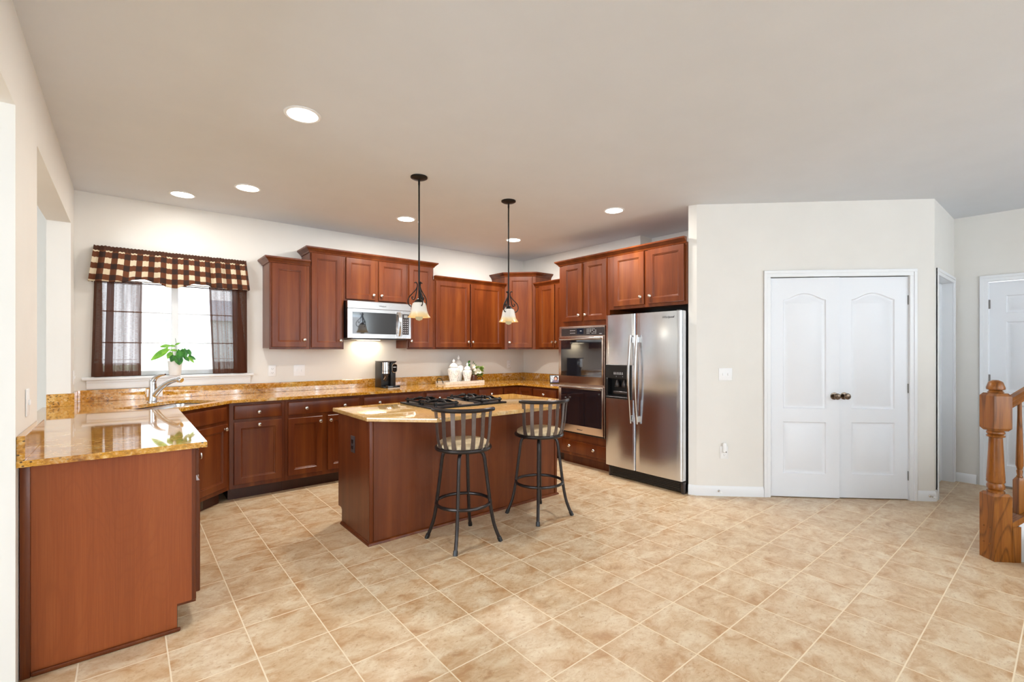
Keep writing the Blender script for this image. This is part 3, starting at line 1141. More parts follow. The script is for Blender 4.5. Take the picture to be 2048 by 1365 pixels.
RL = PI / 2
PY0 = 2.782
base_cab('peninsula_cabinet', 'end base cabinet of the counter run along the left wall', (PX, PY0 + 0.02), RL, 0.80, PX - XL - 0.002,
         [(0.02, 0.385, 0.148, 0.707, 0.36, 0.655), (0.415, 0.78, 0.148, 0.707, 0.44, 0.655)],
         [(0.02, 0.385, 0.735, 0.860, (0.2,), 0.794), (0.415, 0.78, 0.735, 0.860, (0.6,), 0.794)])
# end panel with the toe notch and base shoe belongs to this cabinet
t = [o for o in C.objects if o.get('label', '').startswith('end base cabinet')][0]


def pl(x, y):           # world -> local of the peninsula cabinet
    return (y - (PY0 + 0.02), PX - x)


m = MB()
x0w, x1w = XL + 0.035, 0.249
yl0, yl1 = -0.02, 0.0
LP = [(PX - x1w, 0.13), (PX - 0.19, 0.13), (PX - 0.19, 0.0), (PX - x0w, 0.0), (PX - x0w, 0.884), (PX - x1w, 0.884)]
m.loops([[(q, a, b) for a, b in LP] for q in (yl0, yl1)], True, True)
m.build('end_panel', M['cherry_end'], t, 25)
MB().box(yl0 - 0.012, yl1, PX - x0w - 0.0, PX - XL - 0.003, 0, 0.884, 0.003, 2).build('corner_moulding', M['cherry'], t, 25)
MB().box(yl0 - 0.004, yl1, PX - x1w - 0.018, PX - x1w, 0.13, 0.884, 0.003, 1).build('corner_moulding', M['cherry'], t, 25)
m = MB()
m.box(yl0 - 0.014, yl0, PX - 0.19 - 0.014, PX - x0w, 0, 0.02, 0.007, 3)
m.build('base_shoe', M['cherry'], t, 25)
base_cab('peninsula_cabinet', 'base cabinet of the left counter run, next to the sink', (PX, PY0 + 0.822), RL, 4.388 - (PY0 + 0.822), PX - XL - 0.002,
         [(0.02, 0.38, 0.148, 0.707, 0.36, 0.655), (0.41, 0.765, 0.148, 0.707, 0.44, 0.655)],
         [(0.02, 0.765, 0.735, 0.860, (0.2, 0.58), 0.794)])

# ------------------------------------------------------------------ worktop
ZT = 0.915
ZU = 0.885
g = 0.001
# sink cut-out, rounded rectangle turned 45 degrees
SU, SV = 3.555, 3.165


def uv2xy(u, v):
    return ((u - v) / math.sqrt(2), (u + v) / math.sqrt(2))


def rrect(cu, cv, hu, hv, r, n=6):
    pts = []
    for (sx, sy, a0) in ((1, -1, -PI / 2), (1, 1, 0), (-1, 1, PI / 2), (-1, -1, PI)):
        for k in range(n + 1):
            a = a0 + (PI / 2) * k / n
            pts.append((cu + sx * (hu - r) + r * math.cos(a), cv + sy * (hv - r) + r * math.sin(a)))
    return pts


hole = [uv2xy(u, v) for u, v in rrect(SU, SV, 0.33, 0.21, 0.07)]
top = [(XL + g, 2.715), (0.306, 2.715), (0.306, 4.374), (0.724, 4.792), (4.068, 4.792), (4.068, OY + 0.002), (XB - g, OY + 0.002), (XB - g, YA - g), (XL + g, YA - g),
       (XL + g, O2[1] - g), (XL - TH - 0.02, O2[1] - g), (XL - TH - 0.02, O2[0] + g), (XL + g, O2[0] + g)]
t = thing('countertop', 'long polished golden granite counter running round the kitchen walls', 'countertop', (0, 0, ZU))
m = MB()
m.prism(top, 0.003, ZT - ZU, holes=[hole])
ob = m.build('worktop', M['granite'], t, 25)
bt = 0.022
zb0, zb1 = ZT - ZU, 1.015 - ZU
m = MB()
m.box(XL + bt, XB - bt, YA - bt, YA - g, zb0, zb1, 0.002, 1)
m.build('backsplash', M['granite'], t, 25)
m = MB()
m.box(XB - bt, XB - g, OY + 0.004, YA - g, zb0, zb1, 0.002, 1)
m.build('backsplash', M['granite'], t, 25)
m = MB()
m.box(XL + g, XL + bt, O2[1] - bt, YA - g, zb0, zb1, 0.002, 1)
m.box(XL - TH + 0.002, XL + g, O2[1] - bt, O2[1] - g, zb0, zb1, 0.002, 1)
m.build('backsplash', M['granite'], t, 25)
m = MB()
m.box(XL + g, XL + bt + 0.004, 2.717, O2[0] + 0.0, zb0, zb1, 0.002, 1)
m.build('backsplash', M['granite'], t, 25)

# sink
t = thing('kitchen_sink', 'stainless undermount sink below the faucet', 'sink', (0, 0, 0.70))
m = MB()
rings = []
for d, z, r in ((-0.012, 0.182, 0.082), (0.003, 0.182, 0.067), (0.006, 0.165, 0.064), (0.015, 0.03, 0.055), (0.035, 0.006, 0.04), (0.20, 0.0, 0.005)):
    hu, hv = 0.33 - d, 0.21 - d
    hu = max(hu, 0.02)
    hv = max(hv, 0.01)
    rings.append([(*uv2xy(u, v), z) for u, v in rrect(SU, SV, hu, hv, min(r, hv * 0.95), 6)])
m.loops(rings, False, True)
m.build('basin', M['steel'], t)
x, y = uv2xy(SU, SV)
MB().lathe([(0.045, 0.001), (0.045, 0.004), (0.03, 0.003), (0, 0.002)], x, y, 0).build('drain', M['chrome'], t)

# faucet
fx, fy = 0.175, 5.03
t = thing('faucet', 'chrome single-lever kitchen faucet behind the sink', 'faucet', (fx, fy, ZT), math.radians(-45))
m = MB()
m.lathe([(0.040, 0), (0.040, 0.006), (0.034, 0.012), (0.031, 0.03), (0.027, 0.10), (0.028, 0.16), (0.028, 0.175), (0.020, 0.195), (0.0, 0.20)])
m.build('body', M['chrome'], t)
sp = bez([(0.0, 0, 0.04), (0.05, 0, 0.10), (0.11, 0, 0.15), (0.18, 0, 0.185), (0.235, 0, 0.195)], 8)
MB().tube(sp, [0.024 - 0.006 * i / (len(sp) - 1) for i in range(len(sp))], 14).build('spout', M['chrome'], t)
sh = bez([(0.228, 0, 0.195), (0.25, 0, 0.194), (0.268, 0, 0.188)], 4)
MB().tube(sh, [0.020, 0.023, 0.024, 0.024, 0.024, 0.024, 0.024, 0.023, 0.020], 16).build('spray_head', M['chrome'], t)
lv = bez([(0.0, 0, 0.17), (0.02, 0, 0.205), (0.07, 0, 0.232), (0.115, 0, 0.238)], 6)
MB().tube(lv, [0.023 - 0.015 * (i / (len(lv) - 1)) for i in range(len(lv))], 12).build('lever', M['chrome'], t)

# ------------------------------------------------------------------ island
IX0, IX1, IY0, IY1 = 1.305, 3.135, 3.139, 3.755
t = thing('kitchen_island', 'reddish-brown island cabinet behind the two bar stools', 'island', (IX0, IY0, 0))
W = IX1 - IX0
D = IY1 - IY0
ITOP = 0.864
m = MB()
m.box(0.012, W - 0.012, 0.012, D - 0.075, 0.0, 0.115)
m.box(0.012, W - 0.012, 0.012, D, 0.115, ITOP)
m.build('carcass', M['cherry'], t, 25)
m = MB()
m.box(0.03, W / 2 + 0.12, 0.0, 0.012, 0.0, ITOP, 0.001, 1)
m.box(W / 2 + 0.122, W - 0.03, 0.0, 0.012, 0.0, ITOP, 0.001, 1)
m.build('back_panel', M['cherry_panel'], t, 25)
for xs in (0.0, W - 0.012):
    m = MB()
    m.loops([[(q, a, b) for a, b in ((0.02, 0.0), (D - 0.075, 0.0), (D - 0.075, 0.11), (D - 0.06, 0.125), (D, 0.125), (D, ITOP), (0.02, ITOP))] for q in (xs, xs + 0.012)], True, True)
    m.build('side_panel', M['cherry_panel'], t, 25)
for xs in (-0.003, W - 0.027):
    MB().box(xs, xs + 0.03, -0.006, 0.02, 0.0, ITOP, 0.004, 2).build('corner_moulding', M['cherry'], t, 25)
m = MB()
SH = [(0.0, 0.0), (0.014, 0.0), (0.013, 0.008), (0.008, 0.016), (0.0, 0.02)]
m.sweep([(-0.001, D - 0.075), (-0.001, -0.004), (W + 0.001, -0.004), (W + 0.001, D - 0.075)], SH)
m.build('base_shoe', M['cherry'], t, 25)
# working side: doors facing the sink wall
for k in range(3):
    a = 0.03 + k * (W - 0.06) / 3 + 0.01
    b = 0.03 + (k + 1) * (W - 0.06) / 3 - 0.01
    o = shaker(-b, -a, 0.15, 0.70).build('door', M['cherry'], t, 25, loc=(0, D, 0), rot=(0, 0, PI))
    knob_at(o, -b + 0.03, 0.65)
    o = slab(-b, -a, 0.73, 0.845).build('drawer_front', M['cherry'], t, 25, loc=(0, D, 0), rot=(0, 0, PI))
    knob_at(o, -(a + b) / 2, 0.79)

t = thing('island_countertop', 'cream and gold granite island top with painted-in reflection and clipped corners under the cooktop', 'countertop', (0, 0, 0.865))
poly = [(1.284, 3.825), (1.284, 3.135), (1.635, 2.785), (2.822, 2.785), (3.172, 3.135), (3.172, 3.835)]
MB().prism(poly[::-1] if False else poly, 0.0, 0.031, 0.006, 3).build('worktop', M['granite_island_sheen'], t, 25)
ZI = 0.896

t = thing('island_outlet', 'dark brown power outlet on the island end panel', 'outlet', (IX0, 3.442, 0.66), -PI / 2)
MB().box(-0.038, 0.038, -0.006, -0.0005, -0.062, 0.062, 0.003, 2).build('plate', M['outlet_brown'], t)
for z in (0.022, -0.022):
    MB().box(-0.017, 0.017, -0.009, -0.006, z - 0.015, z + 0.015, 0.002, 1).build('socket', M['black_plastic'], t)

# cooktop
t = thing('cooktop', 'black gas cooktop with iron grates set in the island top', 'cooktop', (2.208, 3.478, ZI))
cw, cd = 0.372, 0.278
m = MB()
m.prism([(-cw, -cd), (cw, -cd), (cw, cd), (-cw, cd)], 0.0005, 0.0135, 0.004, 2)
m.build('glass_base', M['cooktop_black'], t)
m = MB()
for k in range(13):
    m.box(-0.058, 0.058, -0.215 + k * 0.034, -0.195 + k * 0.034, 0.016, 0.021)
m.box(-0.062, 0.062, -0.225, 0.245, 0.012, 0.017, 0.002, 1)
m.build('downdraft_vent', M['vent_grill'], t)
for bx in (-0.225, 0.225):
    for by in (-0.135, 0.125):
        MB().lathe([(0.05, 0.012), (0.05, 0.018), (0.036, 0.022), (0.036, 0.03), (0.028, 0.033), (0, 0.034)], bx, by, 0, 24).build('burner', M['black_iron'], t)
        m = MB()
        hx, hy = 0.115, 0.118
        for (x0, x1, y0, y1) in ((-hx, hx, -hy, -hy + 0.012), (-hx, hx, hy - 0.012, hy), (-hx, -hx + 0.012, -hy, hy), (hx - 0.012, hx, -hy, hy)):
            m.box(bx + x0, bx + x1, by + y0, by + y1, 0.028, 0.042, 0.003, 1)
        for a in range(4):
            c, s = math.cos(a * PI / 2), math.sin(a * PI / 2)
            p = [(bx + c * 0.112, by + s * 0.112, 0.038), (bx + c * 0.080, by + s * 0.080, 0.052), (bx + c * 0.028, by + s * 0.028, 0.052)]
            m.tube(p, 0.009, 6)
        for sx in (-1, 1):
            for sy in (-1, 1):
                m.box(bx + sx * (hx - 0.02) - 0.010, bx + sx * (hx - 0.02) + 0.010, by + sy * (hy - 0.01) - 0.008, by + sy * (hy - 0.01) + 0.008, 0.0115, 0.052, 0.003, 1)
        m.build('grate', M['black_iron'], t)
for kx, ky in ((-0.09, 0.23), (-0.09, 0.175), (0.09, 0.23), (0.09, 0.175)):
    MB().lathe([(0.019, 0.012), (0.018, 0.03), (0.014, 0.034), (0, 0.035)], kx, ky, 0, 16).build('control_knob', M['black_plastic'], t)

# ------------------------------------------------------------------ bar stools


def make_stool(label):
    t = thing('bar_stool', label, 'bar stool', (0, 0, 0), 0, 'bar stools at the island')
    ZS = 0.668
    m = MB()
    m.tube([(math.cos(a) * 0.19, math.sin(a) * 0.19, ZS) for a in [2 * PI * k / 48 for k in range(48)]], 0.014, 10, closed=True)
    m.lathe([(0.19, -0.006), (0.19, 0.004), (0.0, 0.004)], 0, 0, ZS, 48)
    m.build('seat_ring', M['stool_metal'], t)
    MB().lathe([(0.172, 0.006), (0.186, 0.016), (0.184, 0.034), (0.16, 0.050), (0.10, 0.058), (0.0, 0.060)], 0, 0, ZS, 40).build('seat_cushion', M['seat'], t)
    MB().lathe([(0.06, -0.022), (0.075, -0.012), (0.075, -0.006)], 0, 0, ZS, 24).build('swivel_plate', M['stool_metal'], t)
    for a in (PI / 4, 3 * PI / 4, 5 * PI / 4, 7 * PI / 4):
        c, s = math.cos(a), math.sin(a)
        prof = [(0.03, ZS - 0.03), (0.10, ZS - 0.03), (0.135, ZS - 0.04), (0.152, ZS - 0.075), (0.165, 0.5), (0.193, 0.28), (0.215, 0.15), (0.24, 0.07), (0.268, 0.006)]
        b = t
        MB().tube(bez([(c * r, s * r, z) for r, z in prof], 6), 0.0125, 10).build('leg', M['stool_metal'], t)
        m = MB()
        m.tube([(c * 0.257, s * 0.257, 0.030), (c * 0.2705, s * 0.2705, 0.0)], 0.016, 10)
        m.build('foot_cap', M['black_plastic'], t)
    MB().tube([(math.cos(2 * PI * k / 48) * 0.194, math.sin(2 * PI * k / 48) * 0.194, 0.275) for k in range(48)], 0.0115, 10, closed=True).build('footrest_ring', M['stool_metal'], t)
    return t, ZS


def stool_back(t, ZS):
    """curved back of seven flat slats; faces local -y"""
    ZR = 0.952
    half = math.radians(66)
    Rr = 0.235

    def at(f, z):
        """f -1..1 across, z height: the back leans out and widens upwards"""
        k = (z - ZS) / (ZR - ZS)
        a = f * half * (0.92 - 0.04 * k)
        r = 0.188 + (Rr - 0.188) * (k ** 1.2) + 0.014 * math.sin(PI * k) * (1 - k) * 1.5
        return Vector((math.sin(a) * r, -math.cos(a) * r, z)), a
    for i in range(7):
        f = -0.93 + 1.86 * i / 6
        rings = []
        for k in range(13):
            z = ZS + (ZR - ZS) * k / 12
            p, a = at(f, z)
            wdt = 0.0165 - 0.003 * math.sin(PI * k / 12)
            tx = Vector((math.cos(a), math.sin(a), 0)) * wdt
            ty = Vector((math.sin(a), -math.cos(a), 0)) * 0.003
            rings.append([p - tx - ty, p + tx - ty, p + tx + ty, p - tx + ty])
        MB().loops(rings, True, True).build('back_slat', M['slat_metal'], t)
    pts = [at(-1.08 + 2.16 * k / 30, ZR)[0] for k in range(31)]
    MB().tube(pts, 0.0145, 10).build('top_rail', M['stool_metal'], t)


st, ZS = make_stool('dark metal swivel bar stool in the middle of the island front, back squarely turned')
stool_back(st, ZS)
# seat swivels, legs stay square: rotate the back parts and the seat together
def turn_back(root, ang):
    for ch in root.children:
        if ch.name.split('.')[0] in ('back_slat', 'top_rail'):
            ch.rotation_euler = (0, 0, ang)


st2 = copy_thing(st, (2.64, 2.845, 0), 0.0, 'dark metal swivel bar stool nearer the refrigerator, its back turned slightly right')
st.location = (1.867, 2.811, 0)
# back centre direction: towards the camera for the first, swung to the right for the second
turn_back(st, math.atan2(-0.553, 0.833) * 1.0)
turn_back(st2, math.atan2(-0.680, 0.733) + math.radians(22))

# ------------------------------------------------------------------ double oven
t = thing('double_wall_oven', 'stainless double wall oven with dark glass doors', 'oven', (4.06, 4.016, 0.378), RB)
ow = 0.70


def oz(z):
    return z - 0.378


m = MB()
m.box(0.02, ow - 0.02, 0.022, 0.55, 0.004, 1.25)
m.box(0.0, ow, 0.0, 0.019, 0, 1.258, 0.002, 1)
m.build('housing', M['steel_warm'], t, 25)
m = MB()
m.box(0.045, ow - 0.008, -0.012, 0.0, oz(1.527), oz(1.616), 0.003, 1)
cp = m.build('control_panel', M['dark_panel'], t, 25)
MB().box(0.30, 0.40, -0.0135, -0.012, oz(1.545), oz(1.610)).build('display', M['screen'], cp, 0)
m = MB()
for r in range(2):
    for k in range(4):
        m.box(0.19 + k * 0.022, 0.203 + k * 0.022, -0.0128, -0.0118, oz(1.556 + r * 0.030), oz(1.5605 + r * 0.030))
for r in range(4):
    for k in range(6):
        if (r * 7 + k * 5) % 6 != 4:
            m.box(0.45 + k * 0.025, 0.462 + k * 0.025, -0.0128, -0.0118, oz(1.548 + r * 0.016), oz(1.553 + r * 0.016))
m.box(0.632, 0.668, -0.0128, -0.0118, oz(1.541), oz(1.545))
m.build('key_marking', M['mark'], cp, 0)
text_mesh('clock_digits', '4:35', 0.016, M['mark'], cp, (0.36, -0.0142, oz(1.575)), (PI / 2, 0, 0))
for (z0, z1, g0, g1) in ((0.968, 1.512, 1.056, 1.475), (0.402, 0.945, 0.486, 0.908)):
    m = MB()
    m.box(0.012, ow - 0.004, -0.026, -0.001, oz(z0), oz(z1), 0.004, 2)
    d = m.build('oven_door', M['steel_warm'], t, 25)
    MB().box(0.057, ow - 0.022, -0.0285, -0.026, oz(g0), oz(g1), 0.001, 1).build('glass', M['oven_glass'], d, 25)
    m = MB()
    m.box(0.05, ow - 0.02, -0.056, -0.044, oz(z1) - 0.034, oz(z1) - 0.004, 0.005, 2)
    for x in (0.075, ow - 0.06):
        m.box(x, x + 0.02, -0.046, -0.025, oz(z1) - 0.028, oz(z1) - 0.010, 0.002, 1)
    m.build('handle', M['steel_handle'], d, 25)
MB().box(0.012, ow - 0.004, -0.006, 0.0, 0.004, 0.020).build('vent_strip', M['black_plastic'], t, 0)
text_mesh('brand_lettering', 'Whirlpool', 0.020, M['mark_dark'], t, (ow / 2, -0.0268, oz(0.432)), (PI / 2, 0, 0), 0.25)

# ------------------------------------------------------------------ refrigerator
FX0 = 4.0
FYL, FYR = 3.258, 2.356
t = thing('refrigerator', 'stainless side-by-side refrigerator with ice dispenser', 'refrigerator', (FX0, FYL, 0), RB)
fw = FYL - FYR
m = MB()
m.box(0.006, fw - 0.004, 0.075, 0.86, 0.02, 1.725, 0.004, 1)
m.build('cabinet_body', M['black_plastic'], t, 25)
m = MB()
m.box(0.012, fw - 0.012, 0.055, 0.10, 0.012, 0.118, 0.004, 1)
for k in range(5):
    m.box(0.05, fw - 0.05, 0.050, 0.056, 0.028 + k * 0.016, 0.036 + k * 0.016)
m.build('base_grille', M['black_plastic'], t, 25)
MB().box(fw - 0.035, fw - 0.004, 0.045, 0.10, 0.0, 0.115, 0.006, 2).build('foot_cover', M['dark_panel'], t)
MB().box(0.004, 0.03, 0.05, 0.10, 0.0, 0.115, 0.006, 2).build('foot_cover', M['dark_panel'], t)
for x in (0.05, fw - 0.07):
    MB().box(x, x + 0.05, 0.02, 0.14, 1.725, 1.742, 0.004, 1).build('hinge_cover', M['black_plastic'], t)
xs = FYL - 2.877
DZ0, DZ1 = 0.128, 1.733
dx0, dx1, dz0, dz1 = 0.006, 0.339, 0.845, 1.205


def door_section(x0, x1, bulge=0.006, n=10):
    pts = [(x0 + 0.002, 0.07)]
    pts += [(x0 + 0.002, 0.012), (x0 + 0.004, 0.005)]
    for k in range(n + 1):
        u = k / n
        pts.append((x0 + 0.010 + (x1 - x0 - 0.020) * u, 0.002 - bulge * math.sin(PI * u)))
    pts += [(x1 - 0.004, 0.005), (x1 - 0.002, 0.012), (x1 - 0.002, 0.07)]
    return pts


def fridge_door(x0, x1, z0, z1):
    pts = door_section(x0, x1)
    return [[(x, y, z) for x, y in pts] for z in (z0, z1)]


m = MB()
m.loops(fridge_door(0.0, xs, DZ0, dz0), True, True)
m.loops(fridge_door(0.0, xs, dz1, DZ1), True, True)
# strips beside the dispenser
m.box(dx1, xs - 0.002, 0.002, 0.07, dz0, dz1)
m.box(0.002, dx0, 0.004, 0.07, dz0, dz1)
fd = m.build('freezer_door', M['steel_v'], t, 25)
m = MB()
# dispenser bezel with a recess: frame of four boards and a back
cx0, cx1, cz0, cz1 = dx0 + 0.030, dx1 - 0.02, dz0 + 0.022, 1.060
m.box(dx0, dx1, -0.008, 0.07, cz1, dz1, 0.003, 1)
m.box(dx0, dx1, -0.008, 0.07, dz0, cz0, 0.003, 1)
m.box(dx0, cx0, -0.008, 0.07, cz0, cz1, 0.002, 1)
m.box(cx1, dx1, -0.008, 0.07, cz0, cz1, 0.002, 1)
m.box(cx0, cx1, 0.062, 0.07, cz0, cz1)
dsp = m.build('dispenser', M['black_plastic'], fd, 25)
m = MB()
m.box(cx0 + 0.005, cx1 - 0.005, -0.006, 0.062, cz0, cz0 + 0.006)
m.lathe([(0.022, -0.015), (0.028, 0.0), (0.022, 0.03), (0.012, 0.06)], (cx0 + cx1) / 2 - 0.045, 0.035, cz1 - 0.075, 14)
m.lathe([(0.022, -0.015), (0.028, 0.0), (0.022, 0.03), (0.012, 0.06)], (cx0 + cx1) / 2 + 0.045, 0.035, cz1 - 0.075, 14)
m.box(cx0 + 0.06, cx1 - 0.02, 0.0, 0.055, cz0 + 0.03, cz0 + 0.06, 0.012, 3)
m.build('dispenser_paddle', M['dark_panel'], fd)
m = MB()
for k in range(6):
    m.box(0.118 + k * 0.021, 0.130 + k * 0.021, -0.0086, -0.0076, 1.104, 1.112)
    m.box(0.120 + k * 0.021, 0.127 + k * 0.021, -0.0086, -0.0076, 1.116, 1.126)
m.box(0.150, 0.153, -0.0086, -0.0076, 1.078, 1.086)
m.box(0.232, 0.235, -0.0086, -0.0076, 1.078, 1.086)
m.build('dispenser_marking', M['mark'], fd, 0)
m = MB()
m.loops(fridge_door(xs + 0.003, fw, DZ0, DZ1), True, True)
rd = m.build('fridge_door', M['steel_v'], t, 25)


def bow_handle(x):
    pts = []
    rings = []
    n = 24
    for k in range(n + 1):
        u = k / n
        z = 0.612 + (1.512 - 0.612) * u
        y = -0.030 - 0.034 * math.sin(PI * u)
        hw, ht = 0.0135, 0.009
        rings.append([(x - hw, y, z), (x - hw * 0.6, y - ht, z), (x + hw * 0.6, y - ht, z), (x + hw, y, z), (x + hw * 0.6, y + ht * 0.6, z), (x - hw * 0.6, y + ht * 0.6, z)])
    m = MB().loops(rings, True, True)
    for z in (0.66, 1.464):
        m.box(x - 0.009, x + 0.009, -0.036, 0.0, z - 0.03, z + 0.03, 0.003, 1)
    return m


bow_handle(xs - 0.038).build('handle', M['steel_handle'], fd, 30)
bow_handle(xs + 0.040).build('handle', M['steel_handle'], rd, 30)
text_mesh('brand_lettering', 'Whirlpool', 0.030, M['mark_dark'], rd, (fw - 0.145, -0.0035, 1.668), (PI / 2, 0, 0), 0.3)

# ------------------------------------------------------------------ microwave
t = thing('microwave', 'stainless over-the-range microwave under the short cabinet', 'microwave', (1.847, 5.03, 1.489), 0)
mw, mh = 0.754, 0.412
m = MB()
m.box(0.002, mw - 0.002, 0.03, YA - 5.03 - 0.003, 0.0, mh, 0.003, 1)
m.build('housing', M['black_plastic'], t, 25)
MB().box(0.0, mw, 0.0, 0.03, mh - 0.082, mh, 0.003, 1).build('vent_cover', M['steel'], t, 25)
m = MB()
dr = 0.632
m.box(0.0, 0.056, 0.0, 0.03, 0.004, mh - 0.086, 0.002, 1)
m.box(0.561, dr, 0.0, 0.03, 0.004, mh - 0.086, 0.002, 1)
m.box(0.056, 0.561, 0.0, 0.03, 0.004, 0.054, 0.0)
m.box(0.056, 0.561, 0.0, 0.03, 0.286, mh - 0.086, 0.0)
d = m.build('microwave_door', M['steel'], t, 25)
MB().box(0.052, 0.565, -0.002, 0.02, 0.050, 0.290, 0.001, 1).build('glass', M['oven_glass'], d, 25)
rings = []
for k in range(17):
    u = k / 16
    z = 0.03 + 0.278 * u
    y = -0.016 - 0.032 * math.sin(PI * u)
    rings.append([(0.575, y + 0.008, z), (0.580, y - 0.006, z), (0.608, y - 0.006, z), (0.613, y + 0.008, z)])
m = MB().loops(rings, True, True)
m.box(0.580, 0.608, -0.014, 0.0, 0.03, 0.06)
m.box(0.580, 0.608, -0.014, 0.0, 0.278, 0.308)
m.build('handle', M['steel_handle'], d, 30)
m = MB()
m.box(dr + 0.002, mw, 0.0, 0.03, 0.004, mh - 0.086, 0.002, 1)
cp = m.build('control_panel', M['steel'], t, 25)
MB().box(0.643, 0.726, -0.002, 0.004, 0.050, 0.290, 0.001, 1).build('keypad', M['dark_panel'], cp)
m = MB()
for r in range(7):
    for k in range(3):
        m.box(0.655 + k * 0.024, 0.664 + k * 0.024, -0.0028, -0.0018, 0.070 + r * 0.025, 0.076 + r * 0.025)
m.build('key_marking', M['mark'], cp, 0)
MB().box(0.662, 0.708, -0.003, -0.0018, 0.248, 0.278).build('display', M['steel_handle'], cp, 0)
text_mesh('brand_lettering', 'Whirlpool', 0.020, M['mark_dark'], t, (mw / 2 + 0.02, -0.0008, mh - 0.052), (PI / 2, 0, 0), 0.3)
MB().box(0.05, mw - 0.05, 0.03, 0.37, -0.012, 0.0, 0.002, 1).build('underside_filter', M['dark_panel'], t)
MB().box(0.24, 0.50, 0.29, 0.36, -0.0135, -0.0115).build('cooktop_lamp', M['hood_lamp'], t, 0)
l = area('microwave_lamp_light', (0.37, 0.33, -0.02), (0, 0, 0), 0.26, 0.08, 1.3, (1.0, 0.84, 0.6))
l.parent = t

# ------------------------------------------------------------------ lamps


def downlight(x, y, label, power):
    t = thing('recessed_light', label, 'ceiling light', (x, y, HC), 0, 'recessed ceiling lights')
    MB().lathe([(0.100, -0.0005), (0.100, -0.004), (0.092, -0.008), (0.083, -0.006), (0.083, -0.0005)], 0, 0, 0, 40, cap=False).build('trim_ring', M['trim'], t)
    MB().lathe([(0.083, -0.004), (0.05, -0.006), (0.0, -0.0065)], 0, 0, 0, 40, cap=False).build('lens', M['lamp_lens'], t)
    d = bpy.data.lights.new('recessed_light_beam', 'AREA')
    d.shape = 'DISK'
    d.size = 0.16
    d.energy = power
    d.color = (1.0, 0.945, 0.87)
    o = bpy.data.objects.new('recessed_light_beam', d)
    C.objects.link(o)
    o.parent = t
    o.location = (0, 0, -0.012)
    return t


for x, y, pw, lb in ((0.786, 2.854, 9, 'recessed ceiling light nearest the viewer, above the open floor'),
                 (0.38, 4.99, 2.0, 'recessed ceiling light directly in front of the sink window'),
                 (0.787, 4.44, 5, 'recessed ceiling light over the base cabinets right of the sink'),
                 (2.243, 4.448, 22, 'recessed ceiling light behind the left pendant rod'),
                 (3.671, 2.885, 18, 'recessed ceiling light in front of the refrigerator'),
                 (3.698, 4.451, 24, 'recessed ceiling light behind the right pendant rod, near the corner cabinet')):
    downlight(x, y, lb, pw)


def pendant(x, y, label, rot):
    t = thing('pendant_light', label, 'pendant light', (x, y, 1.60), rot, 'pendant lights over the island')

    def Z(z):
        return z - 1.60
    MB().lathe([(0.066, Z(HC) - 0.0005), (0.066, Z(HC) - 0.010), (0.052, Z(HC) - 0.018), (0.015, Z(HC) - 0.024), (0.0, Z(HC) - 0.024)], 0, 0, 0, 32).build('ceiling_canopy', M['black_iron'], t)
    m = MB()
    m.lathe([(0.008, Z(2.66)), (0.008, Z(2.702))], 0, 0, 0, 12)
    m.lathe([(0.0065, Z(1.76)), (0.0065, Z(2.66))], 0, 0, 0, 12)
    m.build('rod', M['black_iron'], t)
    MB().lathe([(0.008, Z(1.768)), (0.020, Z(1.760)), (0.034, Z(1.746)), (0.040, Z(1.735))], 0, 0, 0, 24, cap=True).build('fitter', M['black_iron'], t)
    k = 0.000346

    def zz(yv):
        return Z(1.891 - (yv - 295) * k)
    outer = [(-105, 300), (-85, 285), (-60, 292), (-42, 330), (-42, 380), (-75, 450), (-160, 545), (-225, 620), (-252, 705), (-240, 775), (-205, 818), (-170, 828), (-140, 812), (-135, 790)]
    inner = [(-42, 400), (-55, 470), (-75, 580), (-95, 650), (-125, 672), (-155, 660), (-165, 630), (-150, 612), (-135, 620)]
    for a in range(3):
        ang = PI + a * 2 * PI / 3
        c, s = math.cos(ang), math.sin(ang)
        m = MB()
        for src in (outer, inner):
            pts = bez([(-c * px * k * -1 * -1, -s * px * k, zz(py)) for px, py in src], 5)
            m.tube(pts, 0.0042, 8)
        m.build('scroll_arm', M['black_iron'], t)
    pr = [(0.036, 0.137), (0.050, 0.128), (0.057, 0.105), (0.062, 0.075), (0.068, 0.052), (0.078, 0.034), (0.089, 0.018)]
    pr2 = [(r - 0.004, z) for r, z in pr[::-1]]
    MB().lathe(pr + pr2, 0, 0, 0, 40, cap=False).build('lamp_shade', M['shade'], t)
    MB().lathe([(0.012, 0.10), (0.014, 0.07), (0.026, 0.035), (0.030, 0.018), (0.024, 0.0), (0.0, -0.008)], 0, 0, 0, 20).build('bulb', M['bulb'], t)
    d = bpy.data.lights.new('pendant_glow', 'POINT')
    d.energy = 0.25
    d.color = (1.0, 0.92, 0.78)
    d.shadow_soft_size = 0.02
    o = bpy.data.objects.new('pendant_glow', d)
    C.objects.link(o)
    o.parent = t
    o.location = (0, 0, -0.025)
    return t


pendant(1.777, 3.302, 'black iron pendant with alabaster shade, hung over the cooktop side of the island', -CAM_YAW)
pendant(2.694, 3.314, 'black iron pendant with alabaster shade, hung in front of the corner cabinet', -CAM_YAW + PI)

# ------------------------------------------------------------------ switch plates and outlets


